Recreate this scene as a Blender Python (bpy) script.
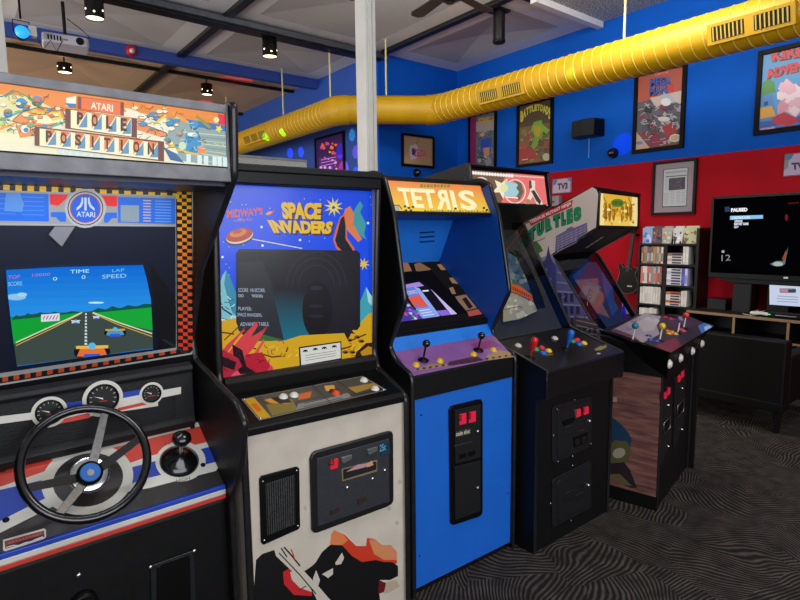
import bpy, bmesh, random
from math import *
from mathutils import Vector, Matrix
random.seed(7)
S = bpy.context.scene
for o in list(bpy.data.objects): bpy.data.objects.remove(o)

# ------------------------------------------------------------------ camera
FPX = 555.0; YAW, PIT, ROL = radians(38.1465), radians(6.7713), radians(-0.62998)
EYE = Vector((0, 0, 1.55))
_f = Vector((sin(YAW)*cos(PIT), cos(YAW)*cos(PIT), -sin(PIT)))
_r = Vector((cos(YAW), -sin(YAW), 0)); _u = _r.cross(_f)
RIGHT = cos(ROL)*_r + sin(ROL)*_u; UP = -sin(ROL)*_r + cos(ROL)*_u; FWD = _f
cd = bpy.data.cameras.new('camera'); cam = bpy.data.objects.new('camera', cd); S.collection.objects.link(cam)
cam.matrix_world = Matrix(((RIGHT.x, UP.x, -FWD.x, EYE.x), (RIGHT.y, UP.y, -FWD.y, EYE.y), (RIGHT.z, UP.z, -FWD.z, EYE.z), (0, 0, 0, 1)))
cd.sensor_width = 36; cd.lens = 36*FPX/800; cd.clip_start = .05; cd.clip_end = 100
S.camera = cam

# ------------------------------------------------------------------ world, light, exposure
S.view_settings.view_transform = 'Standard'; S.view_settings.look = 'None'
S.view_settings.exposure = 0; S.view_settings.gamma = 1; S.view_settings.use_curve_mapping = False
w = bpy.data.worlds.new('world'); S.world = w; w.use_nodes = True
w.node_tree.nodes['Background'].inputs[0].default_value = (.75, .82, 1, 1)
w.node_tree.nodes['Background'].inputs[1].default_value = .28
def lamp(kind, name, loc, target, power, col=(1, 1, 1), **k):
    l = bpy.data.lights.new(name, kind); l.energy = power; l.color = col
    for a, b in k.items(): setattr(l, a, b)
    o = bpy.data.objects.new(name, l); S.collection.objects.link(o); o.location = loc
    o.rotation_euler = (Vector(target)-Vector(loc)).to_track_quat('-Z', 'Y').to_euler()
    return o
# assumed window light, added out of view behind the camera for the fronts
lamp('AREA', 'assumed_window_light', (.4, -3.2, 2.2), (1.4, 3, 1.5), 185, (.93, .96, 1), shape='RECTANGLE', size=5.5, size_y=2.4)
# added fill lights under the ceiling for the front and the coloured walls
lamp('AREA', 'ceiling_fill_light', (2.2, .4, 4.0), (2.2, .8, 0), 30, (1, .93, .84), shape='RECTANGLE', size=1.2, size_y=.6)
lamp('AREA', 'ceiling_fill_light', (4.2, 2.6, 3.95), (6.2, 2.9, 1.6), 55, (1, .95, .9), shape='RECTANGLE', size=1.2, size_y=.6)
lamp('AREA', 'ceiling_fill_light', (3.4, 4.3, 4.0), (5.4, 6.6, 2.6), 30, (1, .97, .94), shape='RECTANGLE', size=1.2, size_y=.6)
# added fill lights out of view on the left, brightening the ceiling
lamp('AREA', 'side_fill_light', (-3.4, 5.0, 2.3), (4, 5.6, 3.9), 190, (.97, .97, 1), shape='RECTANGLE', size=3.5, size_y=2.2)
lamp('AREA', 'side_fill_warm', (-3.4, 11.5, 2.0), (3, 11.5, 4.0), 300, (1, .78, .56), shape='RECTANGLE', size=4.5, size_y=2.2)

# ------------------------------------------------------------------ helpers: pixels, frames
def ray(px, py): return FWD + RIGHT*((px-400)/FPX) + UP*((300-py)/FPX)
class Frame:
    """A place to build in: origin on the floor and a turn about the vertical."""
    def __init__(s, o=(0, 0, 0), yaw=0):
        a = radians(yaw); s.o = Vector(o); s.yaw = a
        s.R = Matrix.Rotation(a, 3, 'Z'); s.Ri = s.R.transposed()
    def w(s, p): return s.o + s.R @ Vector(p)
    def l(s, p): return s.Ri @ (Vector(p)-s.o)
    def hit(s, px, py, p, n):
        P = s.w(p); N = s.R @ Vector(n); r = ray(px, py)
        return s.l(EYE + r*((P-EYE).dot(N)/r.dot(N)))
WORLD = Frame()

# ------------------------------------------------------------------ materials
def lin(c):
    if isinstance(c, str):
        c = c.lstrip('#'); c = [int(c[i:i+2], 16)/255 for i in (0, 2, 4)]
    return tuple((x/12.92 if x <= .04045 else ((x+.055)/1.055)**2.4) for x in c[:3])
_M = {}
def mat(name, col, rough=.5, metal=0, spec=.5, var=.12, scale=25, bump=0, emit=None, es=1, coat=0):
    if name in _M: return _M[name]
    m = bpy.data.materials.new(name); m.use_nodes = True; nt = m.node_tree; b = nt.nodes['Principled BSDF']
    c = lin(col)
    if var:
        tc = nt.nodes.new('ShaderNodeTexCoord'); n = nt.nodes.new('ShaderNodeTexNoise'); n.inputs['Scale'].default_value = scale; n.inputs['Detail'].default_value = 4
        nt.links.new(tc.outputs['Object'], n.inputs['Vector'])
        r = nt.nodes.new('ShaderNodeValToRGB'); r.color_ramp.elements[0].position = .3; r.color_ramp.elements[1].position = .7
        r.color_ramp.elements[0].color = (*[x*(1-var) for x in c], 1); r.color_ramp.elements[1].color = (*[min(1, x*(1+var)) for x in c], 1)
        nt.links.new(n.outputs['Fac'], r.inputs['Fac']); nt.links.new(r.outputs['Color'], b.inputs['Base Color'])
        if bump:
            bp = nt.nodes.new('ShaderNodeBump'); bp.inputs['Strength'].default_value = bump; bp.inputs['Distance'].default_value = .002
            nt.links.new(n.outputs['Fac'], bp.inputs['Height']); nt.links.new(bp.outputs['Normal'], b.inputs['Normal'])
    else: b.inputs['Base Color'].default_value = (*c, 1)
    b.inputs['Roughness'].default_value = rough; b.inputs['Metallic'].default_value = metal; b.inputs['Specular IOR Level'].default_value = spec
    b.inputs['Coat Weight'].default_value = coat; b.inputs['Coat Roughness'].default_value = .08
    if emit: b.inputs['Emission Color'].default_value = (*lin(emit), 1); b.inputs['Emission Strength'].default_value = es
    _M[name] = m; return m
def art_mat(name, rough=.4, es=0, base=1.0, coat=0, spec=.5):
    """printed or lit artwork: the colour comes from the colour attribute of the print"""
    if name in _M: return _M[name]
    m = bpy.data.materials.new(name); m.use_nodes = True; nt = m.node_tree; b = nt.nodes['Principled BSDF']
    a = nt.nodes.new('ShaderNodeAttribute'); a.attribute_name = 'ink'
    mx = nt.nodes.new('ShaderNodeMix'); mx.data_type = 'RGBA'; mx.blend_type = 'MULTIPLY'; mx.inputs[0].default_value = 1
    mx.inputs[7].default_value = (base, base, base, 1)
    nt.links.new(a.outputs['Color'], mx.inputs[6]); nt.links.new(mx.outputs[2], b.inputs['Base Color'])
    b.inputs['Roughness'].default_value = rough; b.inputs['Specular IOR Level'].default_value = spec; b.inputs['Coat Weight'].default_value = coat; b.inputs['Coat Roughness'].default_value = .05
    if es: nt.links.new(a.outputs['Color'], b.inputs['Emission Color']); b.inputs['Emission Strength'].default_value = es
    _M[name] = m; return m
PRINT = art_mat('printed_art', .45)
GLOSSY = art_mat('glossy_print', .3, 0, 1.0, .6)
BACKLIT = art_mat('backlit_sign', .35, .78, .25)
SCREEN = art_mat('lit_screen', .3, .95, .03, spec=0)
BLACKWOOD = mat('black_laminate', '#0e0e0f', .48, spec=.28, var=.25, scale=40, bump=.15)
BLACKPLA = mat('black_plastic', '#09090a', .4, spec=.22, var=.2, scale=60)
MOLD = mat('rubber_edge_molding', '#1d1d1e', .3, spec=.5, var=.35, scale=30)
DARKMET = mat('dark_painted_steel', '#1a1b1d', .45, .1, var=.25, scale=70, bump=.2)
CHROME = mat('chrome', '#d8d8d8', .18, 1, var=0)
STEEL = mat('brushed_steel', '#a8a8a6', .35, .9, var=.1)
WHITEPL = mat('white_plastic', '#dcd8cc', .3, var=.05)
def glass(name='clear_glass', tint=(1, 1, 1), refl=.10, rough=.02):
    if name in _M: return _M[name]
    m = bpy.data.materials.new(name); m.use_nodes = True; nt = m.node_tree; nt.nodes.clear()
    o = nt.nodes.new('ShaderNodeOutputMaterial'); t = nt.nodes.new('ShaderNodeBsdfTransparent'); t.inputs[0].default_value = (*tint, 1)
    g = nt.nodes.new('ShaderNodeBsdfGlossy'); g.inputs['Roughness'].default_value = rough
    fr = nt.nodes.new('ShaderNodeFresnel'); fr.inputs[0].default_value = 1.5
    mx = nt.nodes.new('ShaderNodeMixShader')
    ge = nt.nodes.new('ShaderNodeNewGeometry'); iv = nt.nodes.new('ShaderNodeMath'); iv.operation = 'SUBTRACT'; iv.inputs[0].default_value = 1; nt.links.new(ge.outputs['Backfacing'], iv.inputs[1])
    ml = nt.nodes.new('ShaderNodeMath'); ml.operation = 'MULTIPLY'; nt.links.new(fr.outputs[0], ml.inputs[0]); nt.links.new(iv.outputs[0], ml.inputs[1]); nt.links.new(ml.outputs[0], mx.inputs[0]); nt.links.new(t.outputs[0], mx.inputs[1]); nt.links.new(g.outputs[0], mx.inputs[2]); nt.links.new(mx.outputs[0], o.inputs[0])
    _M[name] = m; return m
SMOKED = glass('smoked_glass', (.75, .75, .78))

# ------------------------------------------------------------------ helpers: objects and meshes
def tag(o, label, cat, group=None, kind=None):
    if label: o['label'] = label
    if cat: o['category'] = cat
    if group: o['group'] = group
    if kind: o['kind'] = kind
    return o
def root(name, fr, label, cat, group=None):
    o = bpy.data.objects.new(name, None); S.collection.objects.link(o); o.location = fr.o; o.rotation_euler = (0, 0, fr.yaw); o.empty_display_size = .1
    return tag(o, label, cat, group)
class B:
    """mesh builder"""
    def __init__(s): s.v = []; s.f = []; s.sm = []; s.mi = []; s.m = 0
    def add(s, vs, fs, smooth=False):
        k = len(s.v); s.v += [tuple(p) for p in vs]
        for f in fs: s.f.append([i+k for i in f]); s.sm.append(smooth); s.mi.append(s.m)
        return s
    def box(s, x0, x1, y0, y1, z0, z1):
        v = [(x, y, z) for z in (z0, z1) for y in (y0, y1) for x in (x0, x1)]
        return s.add(v, [(0, 2, 3, 1), (4, 5, 7, 6), (0, 1, 5, 4), (2, 6, 7, 3), (0, 4, 6, 2), (1, 3, 7, 5)])
    def hexa(s, bot, top):
        """eight corners, four below and four above, in the same order"""
        return s.add(list(bot)+list(top), [(3, 2, 1, 0), (4, 5, 6, 7), (0, 1, 5, 4), (1, 2, 6, 5), (2, 3, 7, 6), (3, 0, 4, 7)])
    def prism(s, prof, x0, x1):
        """a (y,z) outline pushed along x"""
        n = len(prof); v = [(x0, y, z) for y, z in prof]+[(x1, y, z) for y, z in prof]
        return s.add(v, [tuple(range(n)), tuple(reversed(range(n, 2*n)))]+[(i, i+n, (i+1) % n+n, (i+1) % n) for i in range(n)])
    def slab(s, quad, t):
        """a four-cornered plate; t is its thickness vector"""
        q = [Vector(p) for p in quad]; t = Vector(t)
        return s.hexa(q, [p+t for p in q])
    def plate(s, pts, t):
        q = [Vector(p) for p in pts]; t = Vector(t); n = len(q)
        return s.add(q+[p+t for p in q], [tuple(reversed(range(n))), tuple(range(n, 2*n))]+[(i, (i+1) % n, (i+1) % n+n, i+n) for i in range(n)])
    def ringed(s, rings, smooth=True, close=False, caps=True):
        n = len(rings[0]); v = [p for r in rings for p in r]; f = []
        m = len(rings)
        for i in range(m if close else m-1):
            for j in range(n): f.append((i*n+j, i*n+(j+1) % n, ((i+1) % m)*n+(j+1) % n, ((i+1) % m)*n+j))
        s.add(v, f, smooth)
        if caps and not close:
            s.add(rings[0], [tuple(reversed(range(n)))]); s.add(rings[-1], [tuple(range(n))])
        return s
    def lathe(s, o, ax, prof, n=20, smooth=True, caps=True):
        """prof: (distance along axis, radius)"""
        o = Vector(o); ax = Vector(ax).normalized(); u = ax.orthogonal().normalized(); v = ax.cross(u)
        return s.ringed([[o+ax*h+(u*cos(2*pi*k/n)+v*sin(2*pi*k/n))*max(r, 1e-4) for k in range(n)] for h, r in prof], smooth, caps=caps)
    def cyl(s, a, b, r, r2=None, n=16, smooth=True):
        a = Vector(a); b = Vector(b); return s.lathe(a, b-a, [(0, r), ((b-a).length, r if r2 is None else r2)], n, smooth)
    def ball(s, c, r, n=16, sq=1, ax=(0, 0, 1)):
        return s.lathe(c, ax, [(-r*sq*cos(pi*i/10), r*sin(pi*i/10)) for i in range(11)], n, caps=False)
    def tube(s, path, r, n=8, close=False):
        P = [Vector(p) for p in path]; m = len(P); rings = []; up = None
        for i, p in enumerate(P):
            a = P[(i-1) % m] if (close or i) else p; b = P[(i+1) % m] if (close or i < m-1) else p
            t = (b-a).normalized()
            if up is None: up = t.orthogonal().normalized()
            up = (up-t*up.dot(t)).normalized(); v = t.cross(up)
            rr = r[i] if isinstance(r, (list, tuple)) else r
            rings.append([p+(up*cos(2*pi*k/n)+v*sin(2*pi*k/n))*rr for k in range(n)])
        return s.ringed(rings, True, close)
    def obj(s, name, m, parent=None, bevel=0, label=None, cat=None, group=None, kind=None, seg=2):
        me = bpy.data.meshes.new(name); me.from_pydata(s.v, [], s.f)
        for x in (m if isinstance(m, (list, tuple)) else [m]): me.materials.append(x)
        me.polygons.foreach_set('use_smooth', s.sm); me.polygons.foreach_set('material_index', s.mi)
        bm = bmesh.new(); bm.from_mesh(me); bmesh.ops.recalc_face_normals(bm, faces=bm.faces); bm.to_mesh(me); bm.free(); me.update()
        o = bpy.data.objects.new(name, me); S.collection.objects.link(o)
        if parent: o.parent = parent
        if bevel:
            b = o.modifiers.new('bevel', 'BEVEL'); b.width = bevel; b.segments = seg; b.limit_method = 'ANGLE'; b.angle_limit = radians(35)
        return tag(o, label, cat, group, kind)
def copy_tree(o, parent=None):
    c = o.copy(); S.collection.objects.link(c)
    if parent: c.parent = parent
    for ch in list(o.children): copy_tree(ch, c)
    return c

_G = {}
def glyphs(txt, bold=.0):
    if (txt, bold) in _G: return _G[txt, bold]
    c = bpy.data.curves.new('lettering', 'FONT'); c.body = txt; c.resolution_u = 3; c.offset = bold; c.fill_mode = 'FRONT'
    o = bpy.data.objects.new('lettering', c); me = o.to_mesh()
    v = [tuple(p.co) for p in me.vertices]; f = [tuple(p.vertices) for p in me.polygons]
    o.to_mesh_clear(); bpy.data.objects.remove(o); bpy.data.curves.remove(c)
    x0 = min(p[0] for p in v); x1 = max(p[0] for p in v); y0 = min(p[1] for p in v); y1 = max(p[1] for p in v)
    r = ([((p[0]-x0)/(x1-x0), (p[1]-y0)/(y1-y0)) for p in v], f); _G[txt, bold] = r; return r
def clip_poly(pts, clip):
    a = sum(clip[i][0]*clip[(i+1) % len(clip)][1]-clip[(i+1) % len(clip)][0]*clip[i][1] for i in range(len(clip)))
    sg = 1 if a > 0 else -1; out = [tuple(p[:2]) for p in pts]
    for i in range(len(clip)):
        A = clip[i]; Bc = clip[(i+1) % len(clip)]; inp = out; out = []
        side = lambda p: sg*((Bc[0]-A[0])*(p[1]-A[1])-(Bc[1]-A[1])*(p[0]-A[0]))
        for j in range(len(inp)):
            P = inp[j]; Q = inp[(j+1) % len(inp)]; sp, sq = side(P), side(Q)
            if sp >= 0: out.append(P)
            if (sp >= 0) != (sq >= 0):
                t = sp/(sp-sq); out.append((P[0]+(Q[0]-P[0])*t, P[1]+(Q[1]-P[1])*t))
        if not out: return []
    return out
class Art:
    """flat print on one plane of a thing; outlines measured on the photograph and carried to that plane"""
    STEP = .00004
    def __init__(s, fr, p, n, clip=None):
        s.fr = fr; s.p = Vector(p); s.n = Vector(n).normalized(); s.v = []; s.f = []; s.c = []; s.k = 1; s.clip = clip; s.xr = getattr(fr, 'xr', None) if abs(Vector(n).x) < .5 else None
        if s.fr.R @ s.n @ (EYE-s.fr.w(s.p)) < 0: s.n = -s.n
    def P(s, x, y): return s.fr.hit(x, y, s.p, s.n)
    def _put(s, pts, faces, cols):
        k = len(s.v); s.v += [tuple(q+s.n*s.STEP*s.k) for q in pts]
        for f in faces:
            s.f.append([i+k for i in f]); s.c.append([cols[i] for i in f] if isinstance(cols, list) else [cols]*len(f))
        s.k += 1
    def poly(s, pts, col, clip=True):
        if s.clip and clip: pts = clip_poly(pts, s.clip)
        if len(pts) < 3: return s
        q = [s.P(*p) for p in pts]
        if s.xr:
            for lim, sg in ((s.xr[0], 1), (s.xr[1], -1)):
                out = []
                for j in range(len(q)):
                    A, Bq = q[j], q[(j+1) % len(q)]; da, db = sg*(A.x-lim), sg*(Bq.x-lim)
                    if da >= 0: out.append(A)
                    if (da >= 0) != (db >= 0): out.append(A+(Bq-A)*(da/(da-db)))
                q = out
            if len(q) < 3: return s
        s._put(q, [tuple(range(len(q)))], lin(col)); return s
    def grad(s, q, c0, c1, n=10, vert=True):
        """an evenly blended print between two inks; q = TL TR BR BL"""
        c0, c1 = lin(c0), lin(c1); L = []
        for i in range(n):
            a, b = i/n, (i+1)/n; mid = tuple(c0[k]+(c1[k]-c0[k])*(a+b)/2 for k in range(3))
            mixp = lambda A, D, t: (A[0]+(D[0]-A[0])*t, A[1]+(D[1]-A[1])*t)
            if vert: pts = [mixp(q[0], q[3], a), mixp(q[1], q[2], a), mixp(q[1], q[2], b), mixp(q[0], q[3], b)]
            else: pts = [mixp(q[0], q[1], a), mixp(q[0], q[1], b), mixp(q[3], q[2], b), mixp(q[3], q[2], a)]
            if s.clip: pts = clip_poly(pts, s.clip)
            if len(pts) > 2: s._put([s.P(*p) for p in pts], [tuple(range(len(pts)))], mid); s.k -= 1
        s.k += 1; return s
    def line(s, pts, wd, col):
        for (x0, y0), (x1, y1) in zip(pts, pts[1:]):
            d = hypot(x1-x0, y1-y0) or 1; nx, ny = -(y1-y0)/d*wd/2, (x1-x0)/d*wd/2
            s.poly([(x0+nx, y0+ny), (x1+nx, y1+ny), (x1-nx, y1-ny), (x0-nx, y0-ny)], col); s.k -= 1
        s.k += 1; return s
    def ell(s, cx, cy, rx, ry, col, a=0, n=24):
        a = radians(a); return s.poly([(cx+rx*cos(t)*cos(a)-ry*sin(t)*sin(a), cy+rx*cos(t)*sin(a)+ry*sin(t)*cos(a)) for t in [2*pi*i/n for i in range(n)]], col)
    def disc(s, cx, cy, r, col, n=28, r0=0):
        """a true circle (or ring) on the surface, radius in metres"""
        c = s.P(cx, cy); u = s.n.cross(Vector((0, 0, 1))).normalized(); v = s.n.cross(u)
        ring = lambda R: [c+(u*cos(2*pi*i/n)+v*sin(2*pi*i/n))*R for i in range(n)]
        if r0: s._put(ring(r)+ring(r0), [(i, (i+1) % n, (i+1) % n+n, i+n) for i in range(n)], lin(col))
        else: s._put(ring(r), [tuple(range(n))], lin(col))
        return s
    def star(s, cx, cy, r0, r1, n, col):
        return s.poly([(cx+(r1 if i % 2 else r0)*cos(pi*i/n+.2), cy+(r1 if i % 2 else r0)*sin(pi*i/n+.2)) for i in range(2*n)], col)
    def text(s, t, q, col, bold=.0, flip=False, arc=0):
        """lettering stretched over the quad q = TL TR BR BL"""
        v, f = glyphs(t, bold); TL, TR, BR, BL = [Vector(p) for p in q]; out = []
        for a, b in v:
            if flip: a = 1-a
            bt = b+arc*(1-(2*a-1)**2)
            p = (BL*(1-a)+BR*a)*(1-bt)+(TL*(1-a)+TR*a)*bt
            out.append(s.P(p.x, p.y))
        s._put(out, f, lin(col)); return s
    def obj(s, name, m, parent=None, **k):
        me = bpy.data.meshes.new(name); me.from_pydata(s.v, [], s.f)
        # wind every face towards the viewer's side of the panel
        me.update()
        ca = me.color_attributes.new('ink', 'FLOAT_COLOR', 'CORNER'); i = 0; arr = []
        for f, c in zip(s.f, s.c):
            for q in c: arr += [*q, 1.0]
        ca.data.foreach_set('color', arr)
        me.materials.append(m); o = bpy.data.objects.new(name, me); S.collection.objects.link(o)
        if parent: o.parent = parent
        return tag(o, k.get('label'), k.get('cat'), k.get('group'), k.get('kind'))
def blobs(a, box, cols, n, smin, smax, seed):
    rd = random.Random(seed)
    for _ in range(n):
        x = rd.uniform(box[0], box[2]); y = rd.uniform(box[1], box[3]); s_ = rd.uniform(smin, smax); k = rd.randint(4, 7); ph = rd.random()*6
        a.poly([(x+s_*rd.uniform(.5, 1.2)*cos(ph+2*pi*i/k), y+s_*rd.uniform(.5, 1.2)*sin(ph+2*pi*i/k)) for i in range(k)], rd.choice(cols))
def scribble(a, box, n, col, wd, seed, L=6):
    rd = random.Random(seed)
    for _ in range(n):
        x = rd.uniform(box[0], box[2]); y = rd.uniform(box[1], box[3])+.12*(x-box[0])*SL; t = rd.random()*6.3; p = [(x, y)]
        for _k in range(3): t += rd.uniform(-.9, .9); p.append((p[-1][0]+cos(t)*L/3, p[-1][1]+sin(t)*L/4))
        a.line(p, wd, col); a.k -= 1
    a.k += 1
SL = 0
def mix(a, b, t): return tuple(a[i]+(b[i]-a[i])*t for i in range(len(a)))
def rrect(x0, x1, z0, z1, r, n=4):
    out = []
    for cx, cz, a0 in ((x1-r, z1-r, 0), (x0+r, z1-r, 90), (x0+r, z0+r, 180), (x1-r, z0+r, 270)):
        for i in range(n+1):
            a = radians(a0+90*i/n); out.append((cx+r*cos(a), cz+r*sin(a)))
    return out

# ================================================================== THE SETTING
XB, YA, XC, ZC = 6.4, 6.62, 4.85, 4.1
def carpet():
    m = bpy.data.materials.new('patterned_carpet'); m.use_nodes = True; nt = m.node_tree; b = nt.nodes['Principled BSDF']; L = nt.links.new
    N = nt.nodes.new; tc = N('ShaderNodeTexCoord')
    vo = N('ShaderNodeTexVoronoi'); vo.inputs['Scale'].default_value = 2.6; vo.inputs['Randomness'].default_value = .7
    wn = N('ShaderNodeTexNoise'); wn.inputs['Scale'].default_value = 1.3
    L(tc.outputs['Object'], wn.inputs['Vector'])
    ad = N('ShaderNodeVectorMath'); ad.operation = 'MULTIPLY_ADD'; ad.inputs[1].default_value = (.5, .5, 0); L(wn.outputs['Color'], ad.inputs[0]); L(tc.outputs['Object'], ad.inputs[2])
    L(ad.outputs[0], vo.inputs['Vector'])
    sp = N('ShaderNodeSeparateColor'); L(vo.outputs['Color'], sp.inputs[0])
    an = N('ShaderNodeMath'); an.operation = 'MULTIPLY'; an.inputs[1].default_value = 3.1; L(sp.outputs[0], an.inputs[0])
    ro = N('ShaderNodeVectorRotate'); ro.rotation_type = 'Z_AXIS'; L(ad.outputs[0], ro.inputs['Vector']); L(an.outputs[0], ro.inputs['Angle'])
    wv = N('ShaderNodeTexWave'); wv.inputs['Scale'].default_value = 15; wv.inputs['Distortion'].default_value = 1.6; wv.inputs['Detail'].default_value = 3; wv.inputs['Detail Scale'].default_value = 1.6; wv.inputs['Detail Roughness'].default_value = .6
    L(ro.outputs[0], wv.inputs['Vector'])
    fn = N('ShaderNodeTexNoise'); fn.inputs['Scale'].default_value = 11; fn.inputs['Detail'].default_value = 3; L(tc.outputs['Object'], fn.inputs['Vector'])
    mu = N('ShaderNodeMath'); mu.operation = 'MULTIPLY'; L(wv.outputs['Fac'], mu.inputs[0]); L(fn.outputs['Fac'], mu.inputs[1])
    r = N('ShaderNodeValToRGB'); e = r.color_ramp.elements; e[0].position = .14; e[0].color = (*lin('#262322'), 1); e[1].position = .62; e[1].color = (*lin('#5e5751'), 1)
    L(mu.outputs[0], r.inputs['Fac']); L(r.outputs['Color'], b.inputs['Base Color']); b.inputs['Roughness'].default_value = .95; b.inputs['Specular IOR Level'].default_value = .1
    bp = N('ShaderNodeBump'); bp.inputs['Strength'].default_value = .5; bp.inputs['Distance'].default_value = .004; L(mu.outputs[0], bp.inputs['Height']); L(bp.outputs[0], b.inputs['Normal'])
    return m
B().box(-4, XB+.1, -4, 16, -.1, 0).obj('floor', carpet(), kind='structure')
BLUE = mat('blue_wall_paint', '#0454b8', .75, spec=.15, var=.06, scale=3)
RED = mat('red_wall_paint', '#a80a1c', .75, spec=.15, var=.08, scale=3)
DKBLUE = mat('dark_blue_paint', '#2c4a9c', .6, var=.05, scale=3)
BNDZ = 2.36
b = B(); b.box(XB, XB+.15, -4, YA+.15, 0, BNDZ); b.m = 1; b.box(XB, XB+.15, -4, YA+.15, BNDZ, ZC+.6)
b.obj('wall_right', [RED, BLUE], kind='structure')
b = B(); b.box(XC, XB, YA, YA+.15, 0, BNDZ); b.m = 1; b.box(XC, XB, YA, YA+.15, BNDZ, ZC+.6)
b.obj('wall_back', [RED, BLUE], kind='structure')
b = B(); b.box(XC, XC+.15, YA+.15, 16, 0, ZC+.6)
b.obj('wall_left', mat('blue_wall_far', '#1c4fae', .6, var=.05, scale=3), kind='structure')
B().box(-4, XC, 16, 16.15, 0, ZC+.6).obj('wall_far', mat('tan_wall', '#8a7358', .7), kind='structure')
# ceiling: pale fabric clouds between black bars, each cloud a shallow pyramid; grey tiles over the front
def pyramids(name, xs, ys, m, flat=.30, rise=.06):
    b = B()
    for x0, x1 in zip(xs, xs[1:]):
        for y0, y1 in zip(ys, ys[1:]):
            o = [(x0, y0, ZC), (x1, y0, ZC), (x1, y1, ZC), (x0, y1, ZC)]
            i = [(x0+flat, y0+flat, ZC), (x1-flat, y0+flat, ZC), (x1-flat, y1-flat, ZC), (x0+flat, y1-flat, ZC)]
            c = ((x0+x1)/2, (y0+y1)/2, ZC+rise)
            b.m = 1; b.add(o+i, [(k, (k+1) % 4, (k+1) % 4+4, k+4) for k in range(4)])
            b.m = 0; b.add(i+[c], [(k, (k+1) % 4, 4) for k in range(4)])
    o = b.obj(name, m, kind='structure'); return o
CLOUD = mat('pale_ceiling_cloud', '#b8b6b4', .9, var=.04, scale=2); CLOUDEDGE = mat('cloud_border', '#e0dedd', .8, var=.03)
TAN = mat('tan_ceiling_cloud', '#b89c80', .9, var=.05, scale=2); TANEDGE = mat('tan_cloud_border', '#c0a688', .9, var=.05)
XS = [-4.05, -1.82, .41, 2.64, 4.87, 7.1]
pyramids('ceiling', XS[:5]+[XB], [4.18, 6.62], [CLOUD, CLOUDEDGE]); pyramids('ceiling', XS[:5], [6.62, 8.42], [CLOUD, CLOUDEDGE])
pyramids('ceiling', [x for x in XS[:5]], [8.42, 11.5, 14, 16.5], [TAN, TANEDGE])
def tiles():
    m = bpy.data.materials.new('speckled_ceiling_tile'); m.use_nodes = True; nt = m.node_tree; b_ = nt.nodes['Principled BSDF']
    tc = nt.nodes.new('ShaderNodeTexCoord'); n = nt.nodes.new('ShaderNodeTexNoise'); n.inputs['Scale'].default_value = 60; n.inputs['Detail'].default_value = 6
    r = nt.nodes.new('ShaderNodeValToRGB'); r.color_ramp.elements[0].position = .42; r.color_ramp.elements[1].position = .56
    r.color_ramp.elements[0].color = (*lin('#74746f'), 1); r.color_ramp.elements[1].color = (*lin('#d8d8d2'), 1)
    nt.links.new(tc.outputs['Object'], n.inputs['Vector']); nt.links.new(n.outputs['Fac'], r.inputs['Fac']); nt.links.new(r.outputs['Color'], b_.inputs['Base Color']); b_.inputs['Roughness'].default_value = .95
    return m
B().box(-4, XB, -4, 4.16, ZC, ZC+.05).obj('ceiling', tiles(), kind='structure')
B().box(-4, XB, -4, 16, ZC+.62, ZC+.7).obj('ceiling', CLOUD, kind='structure')
BLACKBAR = mat('black_ceiling_bar', '#16171a', .4, .3)
B().box(-4, XC+.02, 6.56, 6.72, ZC-.12, ZC-.002).obj('trim_1', BLACKBAR, kind='structure', bevel=.01)
B().box(-4, XC+.1, 6.50, 6.55, ZC-.10, ZC-.03).obj('trim_2', mat('steel_rail', '#6e747c', .3, .8), kind='structure', bevel=.01)
for k, x in enumerate((.41, 2.64, 4.87)):
    B().box(x-.05, x+.05, 4.2, 16 if x < 4 else 6.5, ZC-.05, ZC-.002).obj('trim_%d' % (3+k), BLACKBAR, kind='structure', bevel=.005)
B().box(-4, 6.39, 4.13, 4.20, ZC-.02, ZC+.02).obj('trim_6', BLACKBAR, kind='structure')
B().box(5.1, 6.39, 4.05, 4.13, ZC-.07, ZC+.0).obj('trim_7', CLOUDEDGE, kind='structure')
B().box(-4, 5.0, 9.15, 9.19, ZC-.05, ZC-.002).obj('trim_8', BLACKBAR, kind='structure')
B().box(-4, XC, 8.30, 8.42, ZC-.15, ZC-.002).obj('trim_9', DKBLUE, kind='structure', bevel=.004)
B().box(-4, XC, 11.4, 11.5, ZC-.05, ZC-.002).obj('trim_10', BLACKBAR, kind='structure')
POLE = mat('white_painted_column', '#d6d4cc', .5, var=.06, scale=6)
b = B(); b.box(2.100, 2.184, 3.0, 3.11, 0, ZC+.4); b.box(2.118, 2.128, 2.99, 3.0, 0, ZC); b.box(2.152, 2.160, 2.99, 3.0, 0, ZC)
b.obj('trim_11', POLE, kind='structure', bevel=.004)
b = B(); b.box(.10, .222, 3.0, 3.11, 0, ZC+.4); b.box(.18, .19, 2.99, 3.0, 0, ZC)
b.obj('trim_12', POLE, kind='structure', bevel=.004)

# ================================================================== CABINET KIT
def side_panels(r, prof, W, m, t=.018, mold=MOLD, proud=.004, mw=.011, mlast=None):
    """two side panels cut to one outline, each with its edge molding"""
    out = []
    for x0 in (0, W-t):
        p = B().prism(prof, x0, x0+t).obj('side_panel', m, r)
        path = [(x0+t/2, y, z) for y, z in (prof[:mlast] if mlast else prof)]
        # T-molding: flat band with rounded face
        mb = B(); rings = []
        P = [Vector(q) for q in path]
        for i, q in enumerate(P):
            a = P[max(i-1, 0)]; c = P[min(i+1, len(P)-1)]; t_ = (c-a).normalized(); nrm = Vector((0, -t_.z, t_.y))
            if i == 0: prevn = nrm
            ring = []
            for k in range(8):
                an = 2*pi*k/8; ring.append(q+Vector((cos(an)*mw, 0, 0))+nrm*sin(an)*proud*1.6)
            rings.append(ring)
        mb.ringed(rings); mb.obj('edge_molding', mold, p)
        out.append(p)
    return out
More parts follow.
